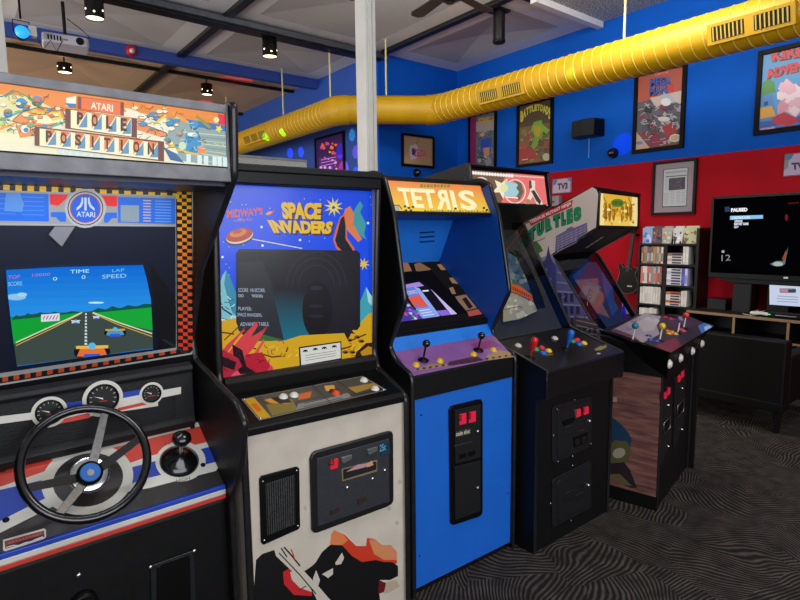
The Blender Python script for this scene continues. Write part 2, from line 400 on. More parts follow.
def smooth_prof(pts, r=.03, n=4):
    """round the corners of an open outline"""
    out = []
    for i, p in enumerate(pts):
        if i in (0, len(pts)-1) : out.append(p); continue
        P = Vector(p); A = Vector(pts[i-1]); C_ = Vector(pts[i+1]); ra = min(r, (A-P).length*.45); rc = min(r, (C_-P).length*.45)
        a = P+(A-P).normalized()*ra; c = P+(C_-P).normalized()*rc
        for k in range(n+1):
            t = k/n; q = a*(1-t)**2+P*2*t*(1-t)+c*t*t; out.append((q.x, q.y))
    return out
def button(r, p, n, col, rad=.014, name='push_button', collar=None, h=.010):
    m = mat('button_'+col.strip('#'), col, .25, var=0)
    n = Vector(n).normalized()
    o = B().lathe(Vector(p), n, [(0, rad*1.25), (h*.45, rad*1.2), (h*.5, rad*.85), (h*.95, rad*.83), (h*1.1, rad*.6), (h*1.12, 0)], 18).obj(name, m, r)
    return o
def joystick(r, p, n, ball, shaft, height=.075, br=.017, bat=False, boot=BLACKPLA):
    n = Vector(n).normalized(); p = Vector(p)
    st = B().lathe(p, n, [(0, .026), (.003, .025), (.006, .012), (.010, .006)], 20).obj('joystick', boot, r)
    B().cyl(p+n*.005, p+n*height, .0045, n=10).obj('shaft', shaft, st)
    if bat: B().lathe(p+n*(height*.35), n, [(0, .006), (.01, .010), (height*.55, .017), (height*.75, .018), (height*.88, .012), (height*.92, 0)], 16).obj('bat_grip', ball, st)
    else: B().ball(p+n*height, br, 18).obj('ball_top', ball, st)
    return st
def coin_light(r, art_parent=None): pass
def screw(r, p, n=(0, -1, 0), rad=.007, m=None, name='bolt'):
    return B().lathe(p, n, [(0, rad), (.002, rad*.9), (.0035, rad*.4), (.0036, 0)], 12).obj(name, m or CHROME, r)

# ================================================================== 1  RACING CABINET (nearest, left)
F1 = Frame((-0.0773, 1.6295, 0), 2.5); W = .70
F1.xr = (-.5, .682)
r = root('racing_arcade_cabinet', F1, 'black driving game cabinet with steering wheel and racing scene marquee, nearest the camera', 'arcade machine')
prof = smooth_prof([(0, 0), (0, .715), (-.09, .86), (-.125, 1.0), (-.07, 1.05), (.25, 1.13), (.27, 1.2), (.16, 1.44), (-.13, 1.715), (-.145, 1.91), (-.10, 1.915), (.60, 1.90)], .016)+[(.78, 1.80), (.80, 0)]
side_panels(r, prof, W, BLACKWOOD, mlast=-2)
x0, x1 = .018, W-.018
B().box(x0, x1, .04, .06, .05, .70).obj('front_panel', BLACKWOOD, r)
B().box(x0, x1, .78, .79, .02, 1.8).obj('rear_panel', BLACKWOOD, r)
B().slab([(x0, -.10, 1.895), (x1, -.10, 1.895), (x1, .79, 1.80), (x0, .79, 1.80)], (0, 0, .012)).obj('top_panel', BLACKWOOD, r)
GREYFR = mat('grey_metal_frame', '#7c7c80', .5, .2, var=.2)
# marquee
mb = B(); mb.box(x0, x1, -.125, .02, 1.885, 1.908); mb.box(x0, x1, -.125, .02, 1.700, 1.737); mb.box(x1-.008, x1, -.125, .02, 1.73, 1.89); mb.box(x0, x0+.01, -.125, .02, 1.73, 1.89)
mq = mb.obj('marquee_frame', GREYFR, r, bevel=.002)
B().box(x0+.01, x1-.008, -.108, -.09, 1.737, 1.885).obj('marquee_box', BLACKPLA, r)
B().box(x0, x1, -.09, .19, 1.69, 1.70).obj('soffit', mat('navy_laminate', '#1d2040', .4), r)
lm = lamp('AREA', 'marquee_fill_light', F1.w((.35, .03, 1.688)), F1.w((.35, .12, 1.2)), 2.0, (.85, .88, 1), shape='RECTANGLE', size=.55, size_y=.05)  # added light under the soffit, brightening the bezel below
PA = Art(F1, (0, -.118, 1.8), (0, -1, 0), clip=[(-60, 75), (228.3, 111.5), (228.3, 167), (-60, 146)])
a = PA
a.poly([(-60, 60), (240, 60), (240, 180), (-60, 180)], '#f0eac8')
a.poly([(-60, 70), (240, 104), (240, 128), (150, 112), (60, 112), (-60, 92)], '#ee8a2c')
a.poly([(-60, 92), (30, 96), (70, 118), (30, 134), (-60, 132)], '#e9e0a0')
for i in range(7): a.line([(-20+i*9, 128+i), (30+i*9, 108+i)], 2.2, ['#5fae9a', '#eef0d0', '#e8a23c'][i % 3])
# track and cars, left half
a.poly([(-60, 130), (40, 135), (66, 141), (38, 143), (-60, 138)], '#f6edc4')
for cx, cy, s_ in ((21, 103, 5.4), (37, 101, 5.4), (8, 113, 4.5)):
    a.ell(cx, cy+1, s_, s_*.85, '#1a5b7c'); a.ell(cx, cy-.6, s_, s_*.8, '#2f93c8')
a.poly([(12, 121), (22, 112), (40, 107), (62, 110), (66, 119), (50, 126), (30, 126)], '#ef8f48')
a.line([(12, 121), (22, 112), (40, 107), (62, 110), (66, 119), (50, 126), (30, 126), (12, 121)], .8, '#4a2a18')
a.poly([(28, 116), (44, 115), (63, 118), (63, 122), (46, 124), (30, 122)], '#fbf2c0')
a.poly([(48, 112), (60, 112), (62, 119), (52, 121)], '#f4d21e')
a.poly([(16, 126), (30, 124), (33, 136), (20, 138)], '#ef8a3c'); a.ell(25, 129, 4.5, 4, '#f7f0d0'); a.ell(26, 130, 2.6, 2.4, '#2c86c0')
a.line([(28, 97), (44, 110)], 3, '#7c8a24'); a.line([(5, 97), (16, 91), (28, 97)], 1.4, '#5b9848')
a.poly([(66, 98), (76, 96), (76, 108), (66, 106)], '#f6f0dc'); a.poly([(64, 103), (76, 104), (76, 108), (70, 108)], '#2a78a8')
a.line([(-40, 84), (-20, 100), (4, 96), (14, 90)], 1.2, '#2a6f86'); a.ell(2, 123, 4, 2.5, '#bfe0a0')
# right half
a.poly([(124, 108), (152, 112), (176, 128), (178, 140), (164, 134), (134, 126)], '#f3ecd0')
a.poly([(176, 118), (228, 126), (228, 168), (176, 160), (160, 146)], '#8ea6a4')
for i in range(9): a.line([(182+i*2, 132+i*3.4), (226, 136+i*3.6)], .8, ['#d8dcb0', '#6a8c98', '#c8c890'][i % 3])
a.poly([(130, 108), (228, 121), (228, 127), (180, 121), (140, 113)], '#e8851c')
a.poly([(185, 119), (228, 126), (228, 132), (190, 126)], '#2b72b8')
a.poly([(218, 114), (228, 115.5), (228, 126), (218, 124)], '#e0203a'); a.ell(216, 120, 2.8, 2.8, '#f2e7a8')
for cx, cy in ((157, 116.5), (169.5, 122), (194, 125)):
    a.ell(cx, cy+.8, 4.2, 4.4, '#185878'); a.ell(cx, cy-.4, 4.1, 3.9, '#2f96cc')
a.poly([(137, 123), (142, 124), (166, 133), (167, 136), (160, 137), (137, 130)], '#ef8a44'); a.line([(137, 123), (142, 124), (166, 133), (167, 136), (160, 137)], .8, '#4a2a18')
a.line([(153, 125), (166, 115)], 2.4, '#f0cf2c'); a.line([(172, 113), (188, 123)], 3, '#e9a028'); a.line([(196, 116), (210, 128)], 3, '#8f942c')
a.poly([(186, 133), (198, 131), (202, 148), (196, 154), (186, 151), (184, 142)], '#2b8fc4'); a.ell(192, 134.5, 5, 2, '#f2f2e4')
a.poly([(197, 146), (204, 147), (206, 153), (198, 154)], '#ef8a44'); a.poly([(160, 138), (172, 142), (178, 154), (166, 150)], '#f6edd0')
a.poly([(163, 147), (176, 154), (184, 163), (170, 160)], '#1d5f98'); a.ell(168, 141, 3, 3, '#9a3a24'); a.ell(182, 146, 4, 4, '#cfe0c0'); a.line([(176, 150), (198, 155)], 2, '#e6c02c')
a.star(218.5, 129, 4, 2, 5, '#f2e430')
for x in (186, 197, 203.5, 212, 217, 222.5):
    a.poly([(x, 154+.09*(x-186)), (x+4.4, 154.4+.09*(x-186)), (x+4.4, 163.4+.1*(x-186)), (x, 163+.1*(x-186))], '#d9ecea')
for x in (57, 64, 71, 78, 85, 92, 99): a.poly([(x, 146+.1*(x-57)), (x+5.4, 146.4+.1*(x-57)), (x+5.4, 154.6+.1*(x-57)), (x, 154+.1*(x-57))], '#cfe4e6')
SL = 1
def speckle(box, cols, n, s0, s1, seed):
    rd = random.Random(seed)
    for _ in range(n):
        x = rd.uniform(box[0], box[2]); y = rd.uniform(box[1], box[3])+.12*(x-box[0]); s_ = rd.uniform(s0, s1); k = rd.randint(4, 6); ph = rd.random()*6
        P_ = [(x+s_*1.4*cos(ph+2*pi*i/k), y+s_*.8*sin(ph+2*pi*i/k)) for i in range(k)]; a.poly([(q[0]+.3, q[1]+.5) for q in P_], '#2c2018'); a.poly(P_, rd.choice(cols))
speckle((0, 92, 62, 132), ['#f4e8b8', '#ef8f48', '#2f93c8', '#e8c030', '#6ca878', '#f6edd0', '#f6edd0', '#d86a30'], 34, 1.2, 3.2, 41)
speckle((132, 104, 182, 142), ['#f4e8b8', '#ef8f48', '#2f93c8', '#e8c030', '#f6edd0', '#f6edd0', '#5a8a9a'], 30, 1.2, 3.2, 42)
scribble(a, (0, 90, 62, 136), 34, '#2c1c14', .6, 43); scribble(a, (132, 104, 205, 148), 34, '#2c1c14', .6, 44); scribble(a, (180, 122, 226, 150), 14, '#d8d8b0', .6, 45)
SL = 0
# titles
a.poly([(77, 97), (123, 103), (123, 116.5), (77, 109.5)], '#8a2f12'); a.poly([(80.5, 98), (119.5, 103), (119.5, 115.5), (80.5, 109.5)], '#ee6f28')
a.text('ATARI', [(90, 102.5), (112, 105.3), (112, 112.4), (90, 109.3)], '#fdf3d8', .02)
a.poly([(64.5, 109), (136, 119), (136, 138.5), (64.5, 129)], '#6b2a18'); a.poly([(70, 110.5), (130.5, 119), (130.5, 137), (70, 128.5)], '#fdf0c4')
a.poly([(34, 127), (163, 142), (163, 162), (34, 146)], '#6b2a18'); a.poly([(39, 129), (157, 143.3), (157, 160), (39, 146)], '#fdf0c4')
def checks(word, xa, xb, y0, y1, dy0, dy1):
    n = len(word); wd = (xb-xa)/n
    for i, ch in enumerate(word):
        X = xa+i*wd; f0 = (X-xa)/(xb-xa)*dy0; f1 = (X-xa)/(xb-xa)*dy1
        a.poly([(X+wd*.3, y0+f0), (X+wd, y0+f0+.8), (X+wd*.3, y1+f1-1)], '#ef7a2c'); a.k -= 1
        a.poly([(X+wd, y0+f0+2), (X+wd, y1+f1), (X+wd*.4, y1+f1)], '#5a92b4'); a.k -= 1
        lo_, hi_ = (.43, .57) if ch == 'I' else (.28, .72)
        a.k += 1; a.text(ch, [(X+wd*lo_, y0+f0+1.5), (X+wd*hi_, y0+f0+2.2), (X+wd*hi_, y1+f1-2.5), (X+wd*lo_, y1+f1-3.2)], '#2b1616', .04); a.k -= 2
    a.k += 4
checks('POLE', 72, 130, 111, 128, 8, 8.5); checks('POSITION', 41, 157, 129.5, 145.5, 14, 14)
a.obj('marquee_art', BACKLIT, r, label='backlit orange and cream racing artwork')
# bezel glass, slanting back towards its top
bz0, bz1 = Vector((0, .255, 1.12)), Vector((0, .165, 1.70)); bn = Vector((0, -(bz1.z-bz0.z), (bz1.y-bz0.y)))
B().slab([(x0, .255, 1.12), (x1, .255, 1.12), (x1, .165, 1.70), (x0, .165, 1.70)], (0, .012, 0)).obj('screen_bezel', BLACKPLA, r)
a = Art(F1, bz0, bn, clip=None)
a.poly([(-40, 178), (190, 187.5), (193.5, 190), (195, 351), (191, 354.5), (-40, 392)], '#a9a9a4')
a.poly([(-40, 180), (189, 189.2), (192, 191), (193.4, 350), (190, 353), (-40, 390)], '#111113')
def cell(x0_, y0_, x1_, y1_, c): a.poly([(x0_, y0_), (x1_, y0_+.04*(x1_-x0_)), (x1_, y1_+.04*(x1_-x0_)), (x0_, y1_)], c); a.k -= 1
import colorsys
for i in range(24):                       # top row of yellow checks
    X = -38+i*12.25 if i < 0 else 3.2+12.1*(i-4)*1.0
    if X > 182: break
    Y = 184.2+.052*X; cell(X, Y, X+6.6, Y+5.6, '#e8b61c')
cols = 3
for j in range(44):                       # right column of checks, yellow fading into orange and red
    y = 191+j*3.62
    if y > 349: break
    t = (y-191)/160; c = (0.93-.08*t, .70-.50*t**.9, .12+.02*t)
    for i in range(3):
        if (i+j) % 2 == 0:
            xx = 177+i*4.8+(y-190)*.008; a._put([a.P(xx, y), a.P(xx+4.8, y+.2), a.P(xx+4.8, y+3.8), a.P(xx, y+3.6)], [(0, 1, 2, 3)], lin(c)); a.k -= 1
for i in range(20):                       # bottom row of red checks
    X = -20+i*11.2
    if X > 172: break
    Y = 377.2-.168*X; a.poly([(X, Y), (X+5.6, Y-.95), (X+5.6, Y+4.4), (X, Y+5.4)], '#c8461e'); a.k -= 1
a.k += 1
a.poly([(-40, 189), (176, 195.6), (176.6, 350), (-40, 384)], '#9c9c98')
a.poly([(-40, 190.5), (175.6, 196.8), (176, 225.5), (-40, 222.5)], '#8f8f8e')
a.poly([(-40, 225), (175.5, 226.6), (176, 347.5), (-40, 379)], '#0c1226'); a.poly([(150, 262), (176, 300), (176, 347.5), (158, 350)], '#0a0c14')
a.poly([(-40, 191.5), (48.5, 194), (49, 221.5), (-40, 220)], '#1c62c8')
for k in range(5): a.line([(22, 197+k*4.4), (44, 197.5+k*4.4)], .7, '#4a86d8')
for k in range(4): a.line([(-20, 198+k*5), (16, 199+k*5)], .7, '#4a86d8')
a.poly([(6, 193), (20, 193.3), (24, 204), (22, 212), (4, 211)], '#4f86c8')
a.poly([(50, 194), (68, 194.6), (66, 199), (58, 206), (50, 204)], '#d8241c'); a.poly([(100, 195.6), (117, 196), (117, 206.5), (107, 206), (104, 200)], '#d8241c')
a.poly([(51, 212), (66, 212), (66, 221.5), (60, 221.5), (56, 217), (51, 217)], '#2362c0'); a.poly([(104, 212.5), (117, 212.6), (117, 218), (112, 218), (108, 222.5), (104, 222.5)], '#2362c0')
a.poly([(118, 197), (175, 198.6), (175.4, 224), (118, 222.5)], '#1c62c8')
a.poly([(120.5, 205), (139, 205.4), (139, 222), (120.5, 221.6)], '#7f8f96')
for k in range(8): a.line([(143, 200.5+k*2.9), (151, 200.7+k*2.9)], 1.1, '#b8a890'); a.k -= 1
for k in range(8): a.line([(155, 201+k*2.9), (171, 201.4+k*2.9)], .8, '#6f9fd8'); a.k -= 1
a.k += 1
a.ell(85.3, 208.3, 20.6, 19.6, '#a8a8a4'); a.ell(85.3, 208.3, 18, 17.2, '#2a2430'); a.ell(85.3, 208.3, 17, 16.2, '#a8a8a4'); a.ell(85.3, 208.3, 15.4, 14.6, '#b0352c'); a.ell(85.3, 208.3, 14.4, 13.8, '#1b57c0')
LG = '#b8c2cc'
a.poly([(84.3, 197.5), (86.6, 197.5), (86.6, 210.5), (84.3, 210.5)], LG)
a.poly([(81.4, 197.5), (83.2, 197.5), (83, 203), (81.2, 207), (76.4, 210.6), (76.4, 208), (79.6, 205), (81.2, 201.4)], LG)
a.poly([(89.5, 197.5), (87.7, 197.5), (87.9, 203), (89.7, 207), (94.5, 210.8), (94.5, 208.2), (91.3, 205), (89.7, 201.4)], LG)
a.text('ATARI', [(76.5, 211.5), (95, 212), (95, 217.2), (76.5, 216.6)], LG, .02)
a.obj('bezel_art', GLOSSY, r, label='glass bezel with yellow and red checkered border')
# picture tube picture
a = Art(F1, bz0, bn, clip=None); a.STEP = .00006; a.k = 190
# faint card hanging at the top of the glass
a.poly([(54, 226), (74, 226), (61, 246), (48, 234)], '#77777c')
a.obj('loose_card', GLOSSY, r)
a = Art(F1, bz0+Vector((0, -.014, 0)), bn)
crt = [(6, 270), (60, 267), (143, 265), (147, 280), (151, 300), (152.5, 330), (153, 349), (80, 358), (17, 366.5), (12, 330), (8, 296)]
a.poly(crt, '#1273d8'); a.clip = crt
a.grad([(5, 262), (155, 262), (155, 316), (5, 322)], '#0f66d2', '#2b96ea', 8)
a.poly([(0, 318.5), (40, 313), (84, 312), (155, 304), (155, 360), (0, 372)], '#3e4a46')
a.poly([(0, 318.5), (84, 312.3), (72, 316), (30, 337), (0, 351)], '#15a036'); a.poly([(92, 312), (155, 305), (155, 331), (128, 325)], '#1aa53a')
a.poly([(12, 319), (16, 315), (22, 317), (28, 313), (34, 316), (40, 312), (48, 314.5), (54, 311.5), (62, 313.5), (72, 311), (84, 312.3), (12, 320)], '#14584a')
a.poly([(90, 312), (98, 308), (106, 309.5), (112, 306), (120, 308.5), (128, 305), (136, 306.5), (144, 303.8), (155, 304), (155, 307), (92, 313)], '#14584a')
a.line([(82, 312.5), (50, 327), (16, 342.5)], 1.2, '#d8d8c0'); a.line([(82, 313), (52, 328.5), (16, 345.5)], .8, '#d8b030')
a.line([(93, 312.5), (120, 323), (152, 333.5)], 1.2, '#d8d8c0'); a.line([(92, 313), (118, 324.5), (152, 336.5)], .8, '#d8b030')
for k in range(10): a.poly([(85.2-.06*k, 313+k*3.3), (86.6, 313+k*3.3), (86.8+.08*k, 315+k*3.3), (85-.08*k, 315+k*3.3)], '#cfdde0')
a.ell(16, 297, 10, 3.2, '#8fc4ec'); a.ell(22, 294.5, 5, 2, '#a8d4f2'); a.ell(96, 302.6, 8, 1, '#c8e4f8')
a.poly([(41, 314.5), (59.5, 313.2), (59.5, 320.5), (41, 321.8)], '#d8dce8')
for i in range(5): a.line([(43+i*3.2, 319.5), (45+i*3.2, 315.5)], .9, '#7c3fa8' if i % 2 else '#c84a4a')
def racer(cx, cy, s_, body, wing):
    a.ell(cx-7*s_, cy+1*s_, 2.6*s_, 3*s_, '#181820'); a.ell(cx+7*s_, cy+1*s_, 2.6*s_, 3*s_, '#181820')
    a.poly([(cx-6*s_, cy-1.5*s_), (cx+6*s_, cy-1.8*s_), (cx+8*s_, cy+3*s_), (cx-8*s_, cy+3.4*s_)], body)
    a.poly([(cx-8.5*s_, cy-2.2*s_), (cx+8.5*s_, cy-2.6*s_), (cx+8.5*s_, cy-1*s_), (cx-8.5*s_, cy-.6*s_)], wing); a.ell(cx, cy-2.2*s_, 2*s_, 1.8*s_, '#58b8e8'); a.poly([(cx-4*s_, cy+2*s_), (cx+4*s_, cy+1.8*s_), (cx+5*s_, cy+4.2*s_), (cx-5*s_, cy+4.4*s_)], '#3c58d0')
racer(92, 350, 1.9, '#e07038', '#e8b848'); racer(115, 331.5, 1.15, '#4898c8', '#c8a030'); racer(75.5, 321.4, .55, '#b8d0d8', '#e0e0e0'); racer(96, 317, .42, '#c8d8e0', '#e0e0e0')
a.text('TIME', [(70, 269.8), (89, 269), (89, 272.5), (70, 273.4)], '#bfe8f8'); a.text('0', [(81.5, 275.2), (85.3, 275), (85.3, 278.6), (81.5, 278.8)], '#bfe8f8')
a.text('SPEED', [(102, 274.6), (126, 273.5), (126, 277.4), (102, 278.6)], '#9fd8f0'); a.text('0', [(52.8, 277), (57, 276.8), (57, 280.2), (52.8, 280.4)], '#bfe8f8')
a.text('TOP', [(8, 275.4), (20, 274.6), (20, 278), (8, 278.8)], '#c06ac8'); a.text('10000', [(32, 273.6), (50, 272.6), (50, 275.4), (32, 276.4)], '#b878d0')
a.text('SCORE', [(8, 282), (22, 281), (22, 285), (8, 286)], '#8fd0f0'); a.text('LAP', [(112, 269), (124, 268.3), (124, 271.3), (112, 272)], '#6ec8f0')
a.clip = None
a.poly([(118, 365), (118, 366), (119, 366)], '#111111')
a.obj('picture_tube', SCREEN, r, label='glowing screen with blue sky, green fields and grey track')
# dash
DASH = mat('textured_dash_vinyl', '#1e1e20', .5, spec=.3, var=.2, scale=180, bump=.5)
B().prism([(.262, 1.125), (.235, 1.130), (.210, 1.122), (.206, 1.108), (.216, 1.098), (.216, .945), (.208, .93), (.222, .905), (.30, .905), (.30, 1.12)], x0, x1-.015).obj('dash_moulding', DASH, r, bevel=.004)
a_in = B().plate([(x, .2135, z) for x, z in rrect(.04, .60, .955, 1.062, .012)], (0, -.006, 0)).obj('instrument_panel', mat('charcoal_vinyl', '#1a1a1c', .4, spec=.3, var=.2, scale=150, bump=.4), r, bevel=.002)
a = Art(F1, (0, .2065, 1.0), (0, -1, 0))
Wc, Rc, Bc = '#d8d4c8', '#d0402e', '#1c3fa8'
a.poly([(-30, 428), (40, 418.5), (40, 411.5), (-30, 420)], Wc); a.poly([(158, 398.5), (181, 393.8), (181, 386.8), (158, 391)], Wc)
a.poly([(40, 411.5), (158, 388), (158, 406), (40, 424)], Wc)
a.poly([(58, 404), (90, 399.5), (90, 406), (60, 409.5)], Bc); a.poly([(116, 393.5), (146, 388.6), (144, 394), (116, 399.5)], Bc)
a.poly([(56, 420.5), (90, 412.5), (90, 417.5), (52, 425.5)], Rc); a.poly([(118, 408), (148, 401), (152, 403.5), (118, 411)], Rc)
DR = Art(F1, (0, .2062, 1.0), (0, -1, 0))
for (cx, cy, R) in ((49.5, 412, .042), (103, 398.5, .052), (151.5, 393.5, .034)):
    a.disc(cx, cy, R*1.08, Wc); a.disc(cx, cy, R*.80, '#0e0e10'); a.k += 1
    c = a.P(cx, cy)
    for i in range(11):
        t = radians(210-i*24)
        if i % 1 == 0: a._put([c+Vector((cos(t)*R*.58, 0, sin(t)*R*.58)), c+Vector((cos(t+.06)*R*.58, 0, sin(t+.06)*R*.58)), c+Vector((cos(t+.05)*R*.72, 0, sin(t+.05)*R*.72)), c+Vector((cos(t)*R*.72, 0, sin(t)*R*.72))], [(0, 1, 2, 3)], lin('#d8d4c8')); a.k -= 1
    a._put([c+Vector((0, 0, -.003)), c+Vector((-R*.5, 0, R*.22)), c+Vector((0, 0, .002))], [(0, 1, 2)], lin('#e8e4d8'))
    a.line([(cx-4, cy+3), (cx+4, cy+2)], .8, '#b83a2c')
a.obj('gauge_art', PRINT, r, label='three round gauges on white, blue and red stripes')
for cx, cy, R in ((49.5, 412, .036), (103, 398.5, .045), (151.5, 393.5, .029)):
    c = F1.hit(cx, cy, (0, .2062, 1), (0, -1, 0)); B().lathe(c, (0, -1, 0), [(.0, R), (.008, R*.98), (.009, R*.9), (.004, R*.88)], 28, caps=False).obj('gauge_rim', BLACKPLA, r)
# console
q0, q1 = Vector((0, .032, .762)), Vector((0, .228, .905)); qn = Vector((0, -(q1.z-q0.z), q1.y-q0.y)).normalized()
B().prism([(.030, .760), (.235, .908), (.235, .80), (.06, .69), (.030, .70)], x0, x1).obj('control_panel', mat('brown_black_laminate', '#2a2624', .45, var=.25, scale=50), r, bevel=.004)
a = Art(F1, q0, qn); a.k = 12
a.clip = None
a.poly([(-60, 447), (60, 430), (130, 417), (199, 424), (199.5, 424)], '#00000') if False else None
Pn = [(-60, 458), (199, 420), (223.5, 478), (165, 492), (60, 507), (-60, 545)]
a.poly([(-60, 449), (199.5, 422), (200.5, 425), (218, 468), (216, 471), (180, 480), (150, 488), (60, 503), (0, 533), (-60, 552)], Wc)
a.poly([(-60, 470), (50, 458), (60, 466), (0, 487), (-60, 505)], Rc); a.poly([(-60, 506), (0, 490), (52, 478), (58, 492), (0, 521), (-60, 540)], Bc)
a.poly([(112, 448), (201, 426), (207.5, 442), (150, 456), (116, 468)], Rc); a.poly([(122, 470), (209, 447), (216, 462), (140, 480), (120, 490)], Bc)
a.poly([(112, 448), (160, 440), (160, 486), (120, 492)], Bc) if False else None
a.disc(89, 478, .118, Wc, 36); a.disc(89, 479, .090, '#2a2422', 36)
a.disc(181, 461, .076, Wc, 30); a.disc(179.5, 461, .060, '#151315', 30)
a.text('LO', [(165, 442), (172, 440.5), (172, 444), (165, 445.5)], '#3a3634'); a.text('HIGH', [(176, 479.5), (190, 476.5), (190, 480), (176, 483)], '#3a3634')
a.poly(rr := [(3, 540), (44, 528.6), (46, 530), (46, 537), (44, 539), (5, 552), (3, 550)], '#c8c0b4'); a.poly([(4.5, 541.5), (44, 530.6), (44.6, 537), (5.4, 549)], '#2a2220')
a.poly([(5.5, 542), (43.6, 531), (44, 534.4), (6, 545.6)], '#8c2830'); [a.line([(8+k*3.4, 544.6-k*.98), (10+k*3.4, 541.9-k*.98), (10.4+k*3.4, 544.1-k*.98)], .5, '#c86868') for k in range(10)]; a.line([(6, 547.6), (14, 545.5), (18, 546), (26, 542.5), (30, 542.5), (36, 539.5), (43, 537)], .8, '#d8d4cc')
a.obj('console_art', PRINT, r, label='red, white and blue console stripes')
# striped lip
b = B(); bands = [(.762, .748, 0), (.748, .732, 1), (.732, .718, 2)]
for z1_, z0_, mi in bands: b.m = mi; b.box(x0+.002, x1-.002, .018, .034, z0_, z1_)
b.obj('striped_lip', [mat('stripe_blue', '#1f45b4', .4, var=.08), mat('stripe_white', '#d4d0c6', .4, var=.06), mat('stripe_red', '#cc3c30', .4, var=.08)], r, bevel=.002)
# steering wheel
cn_w = qn; qn = Vector((0, -.82, .57)).normalized(); u = Vector((1, 0, 0)); v = qn.cross(u)
hub = F1.hit(89.5, 474, q0+cn_w*.07, cn_w)
if v.z < 0: v = -v
rc = F1.hit(87, 461.5, hub+qn*.035, qn); RW = .156
sw = B().tube([rc+(u*cos(2*pi*k/48)+v*sin(2*pi*k/48))*RW for k in range(48)], .0125, 12, close=True).obj('steering_wheel', mat('gloss_black_grip', '#0d0d0e', .22, coat=.5, var=0), r)
ALU = mat('brushed_spoke_aluminium', '#5c5a58', .35, .9, var=.2, scale=90)
for an in (90-38+8, 184, -2, 218):
    pass
for an in (62, 192, 12, 234):
    t = radians(an); d = u*cos(t)+v*sin(t); e = -u*sin(t)+v*cos(t); a0 = hub+d*.02; a1 = rc+d*(RW-.005); L_ = (a1-a0).length
    wd0, wd1 = .013, .010
    dd = (a1-a0).normalized(); ee = dd.cross(qn).normalized()
    B().slab([a0-ee*wd0, a1-ee*wd1, a1+ee*wd1, a0+ee*wd0], qn*.004).obj('wheel_spoke', ALU if an in (62, 234) else mat('dark_spoke', '#2a2827', .35, .7, var=.2), sw, bevel=.001)
B().lathe(hub-qn*.10, qn, [(0, .030), (.05, .028), (.07, .020), (.10, .018)], 20).obj('steering_column', BLACKPLA, sw)
B().lathe(hub-qn*.004, qn, [(0, .052), (.006, .052), (.009, .046), (.010, .03)], 28).obj('hub_plate', CHROME, sw)
B().lathe(hub+qn*.004, qn, [(0, .034), (.010, .033), (.014, .028)], 28).obj('hub_cap', BLACKPLA, sw)
B().lathe(hub+qn*.018, qn, [(0, .026), (.002, .025)], 28).obj('hub_badge', mat('badge_blue', '#2b66b4', .3, var=0), sw, label='round blue badge')
c0 = hub+qn*.0206
B().plate([c0+u*x+v*y for x, y in [(-.008, -.006), (-.004, -.011), (.004, -.010), (.009, -.004), (.008, .004), (.003, .006), (.0, .011), (-.004, .006), (-.009, .004)]], qn*.001).obj('hub_emblem', STEEL, sw)
# gear lever
qn = cn_w
gp = F1.hit(179.5, 461, q0+qn*.003, qn)
gl = B().lathe(gp, qn, [(0, .058), (.006, .056), (.014, .042), (.026, .022), (.036, .013)], 26).obj('gear_shifter', mat('shiny_rubber_boot', '#0f0f10', .2, coat=.4, var=0), r)
top = F1.hit(181.5, 440, gp+qn*.085, qn)
B().cyl(gp+qn*.02, top, .006, n=10).obj('shaft', CHROME, gl)
B().lathe(top-(top-gp).normalized()*.014, (top-gp), [(0, .011), (.006, .023), (.018, .030), (.030, .027), (.038, .015), (.041, 0)], 20).obj('shift_knob', mat('gloss_black_grip', '#0d0d0e'), gl)
for px, py in ((192.5, 427), (203, 465), (2.5, 470), (6, 520)): screw(r, F1.hit(px, py, q0+qn*.001, qn), qn, .008, BLACKPLA)
# speaker recess, knob and coin slot on the lower panel
fp = lambda x, y: F1.hit(x, y, (0, .038, .5), (0, -1, 0))
def front_plate(pxs, dep, name, m, bev=.003, par=None, hit=fp, d=(0, -1, 0)):
    par = par or r
    return B().plate([hit(*p) for p in pxs], Vector(d)*dep).obj(name, m, par, bevel=bev)
front_plate([(150, 565), (194, 549), (197, 640), (152, 660)], .006, 'coin_door', DARKMET)
front_plate([(156, 566), (160, 562), (184, 554), (189, 556), (191, 640), (156, 650)], .010, 'coin_door_inset', BLACKPLA)
for p in ((150, 566), (193.5, 550)): screw(r, fp(*p)+Vector((0, -.008, 0)))
screw(r, fp(79, 575.5), rad=.008)
B().lathe(fp(83, 602)+Vector((0, 0, 0)), (0, -1, 0), [(0, .035), (.02, .034), (.024, .026)], 24).obj('cash_box_lock', BLACKPLA, r)

# ================================================================== 2  SPACE SHOOTER CABINET
F2 = Frame((.660, 1.68, 0), -3); W = .668
F2.xr = (.019, .649)
r = root('space_shooter_cabinet', F2, 'white fronted arcade cabinet with tall blue space scene bezel of craters and flying saucer', 'arcade machine')
CREAM = mat('worn_cream_laminate', '#cfc4b4', .5, var=.08, scale=9)
prof = smooth_prof([(0, 0), (0, .915), (.03, .935), (.20, .998), (.225, 1.06), (.175, 1.765), (.20, 1.80), (.62, 1.80)], .02)+[(.76, 1.6), (.78, 0)]
side_panels(r, prof, W, CREAM, mlast=-2, mw=.0125)
x0, x1 = .018, W-.018
B().box(x0, x1, .012, .03, .03, .925).obj('front_panel', CREAM, r)
for xx, dd in ((-.0004, -.0008), (W+.0004, .0008)): B().plate([(xx, y, z) for y, z in [(.01, .92), (.20, 1.0), (.222, 1.06), (.178, 1.76), (.20, 1.79), (.62, 1.79), (.755, 1.6), (.76, .92)]], (dd, 0, 0)).obj('side_cover', BLACKWOOD, r)
B().box(x0, x1, .02, .05, 0, .03).obj('kick_plate', BLACKWOOD, r)
B().box(x0, x1, .75, .765, .02, 1.62).obj('rear_panel', BLACKWOOD, r)
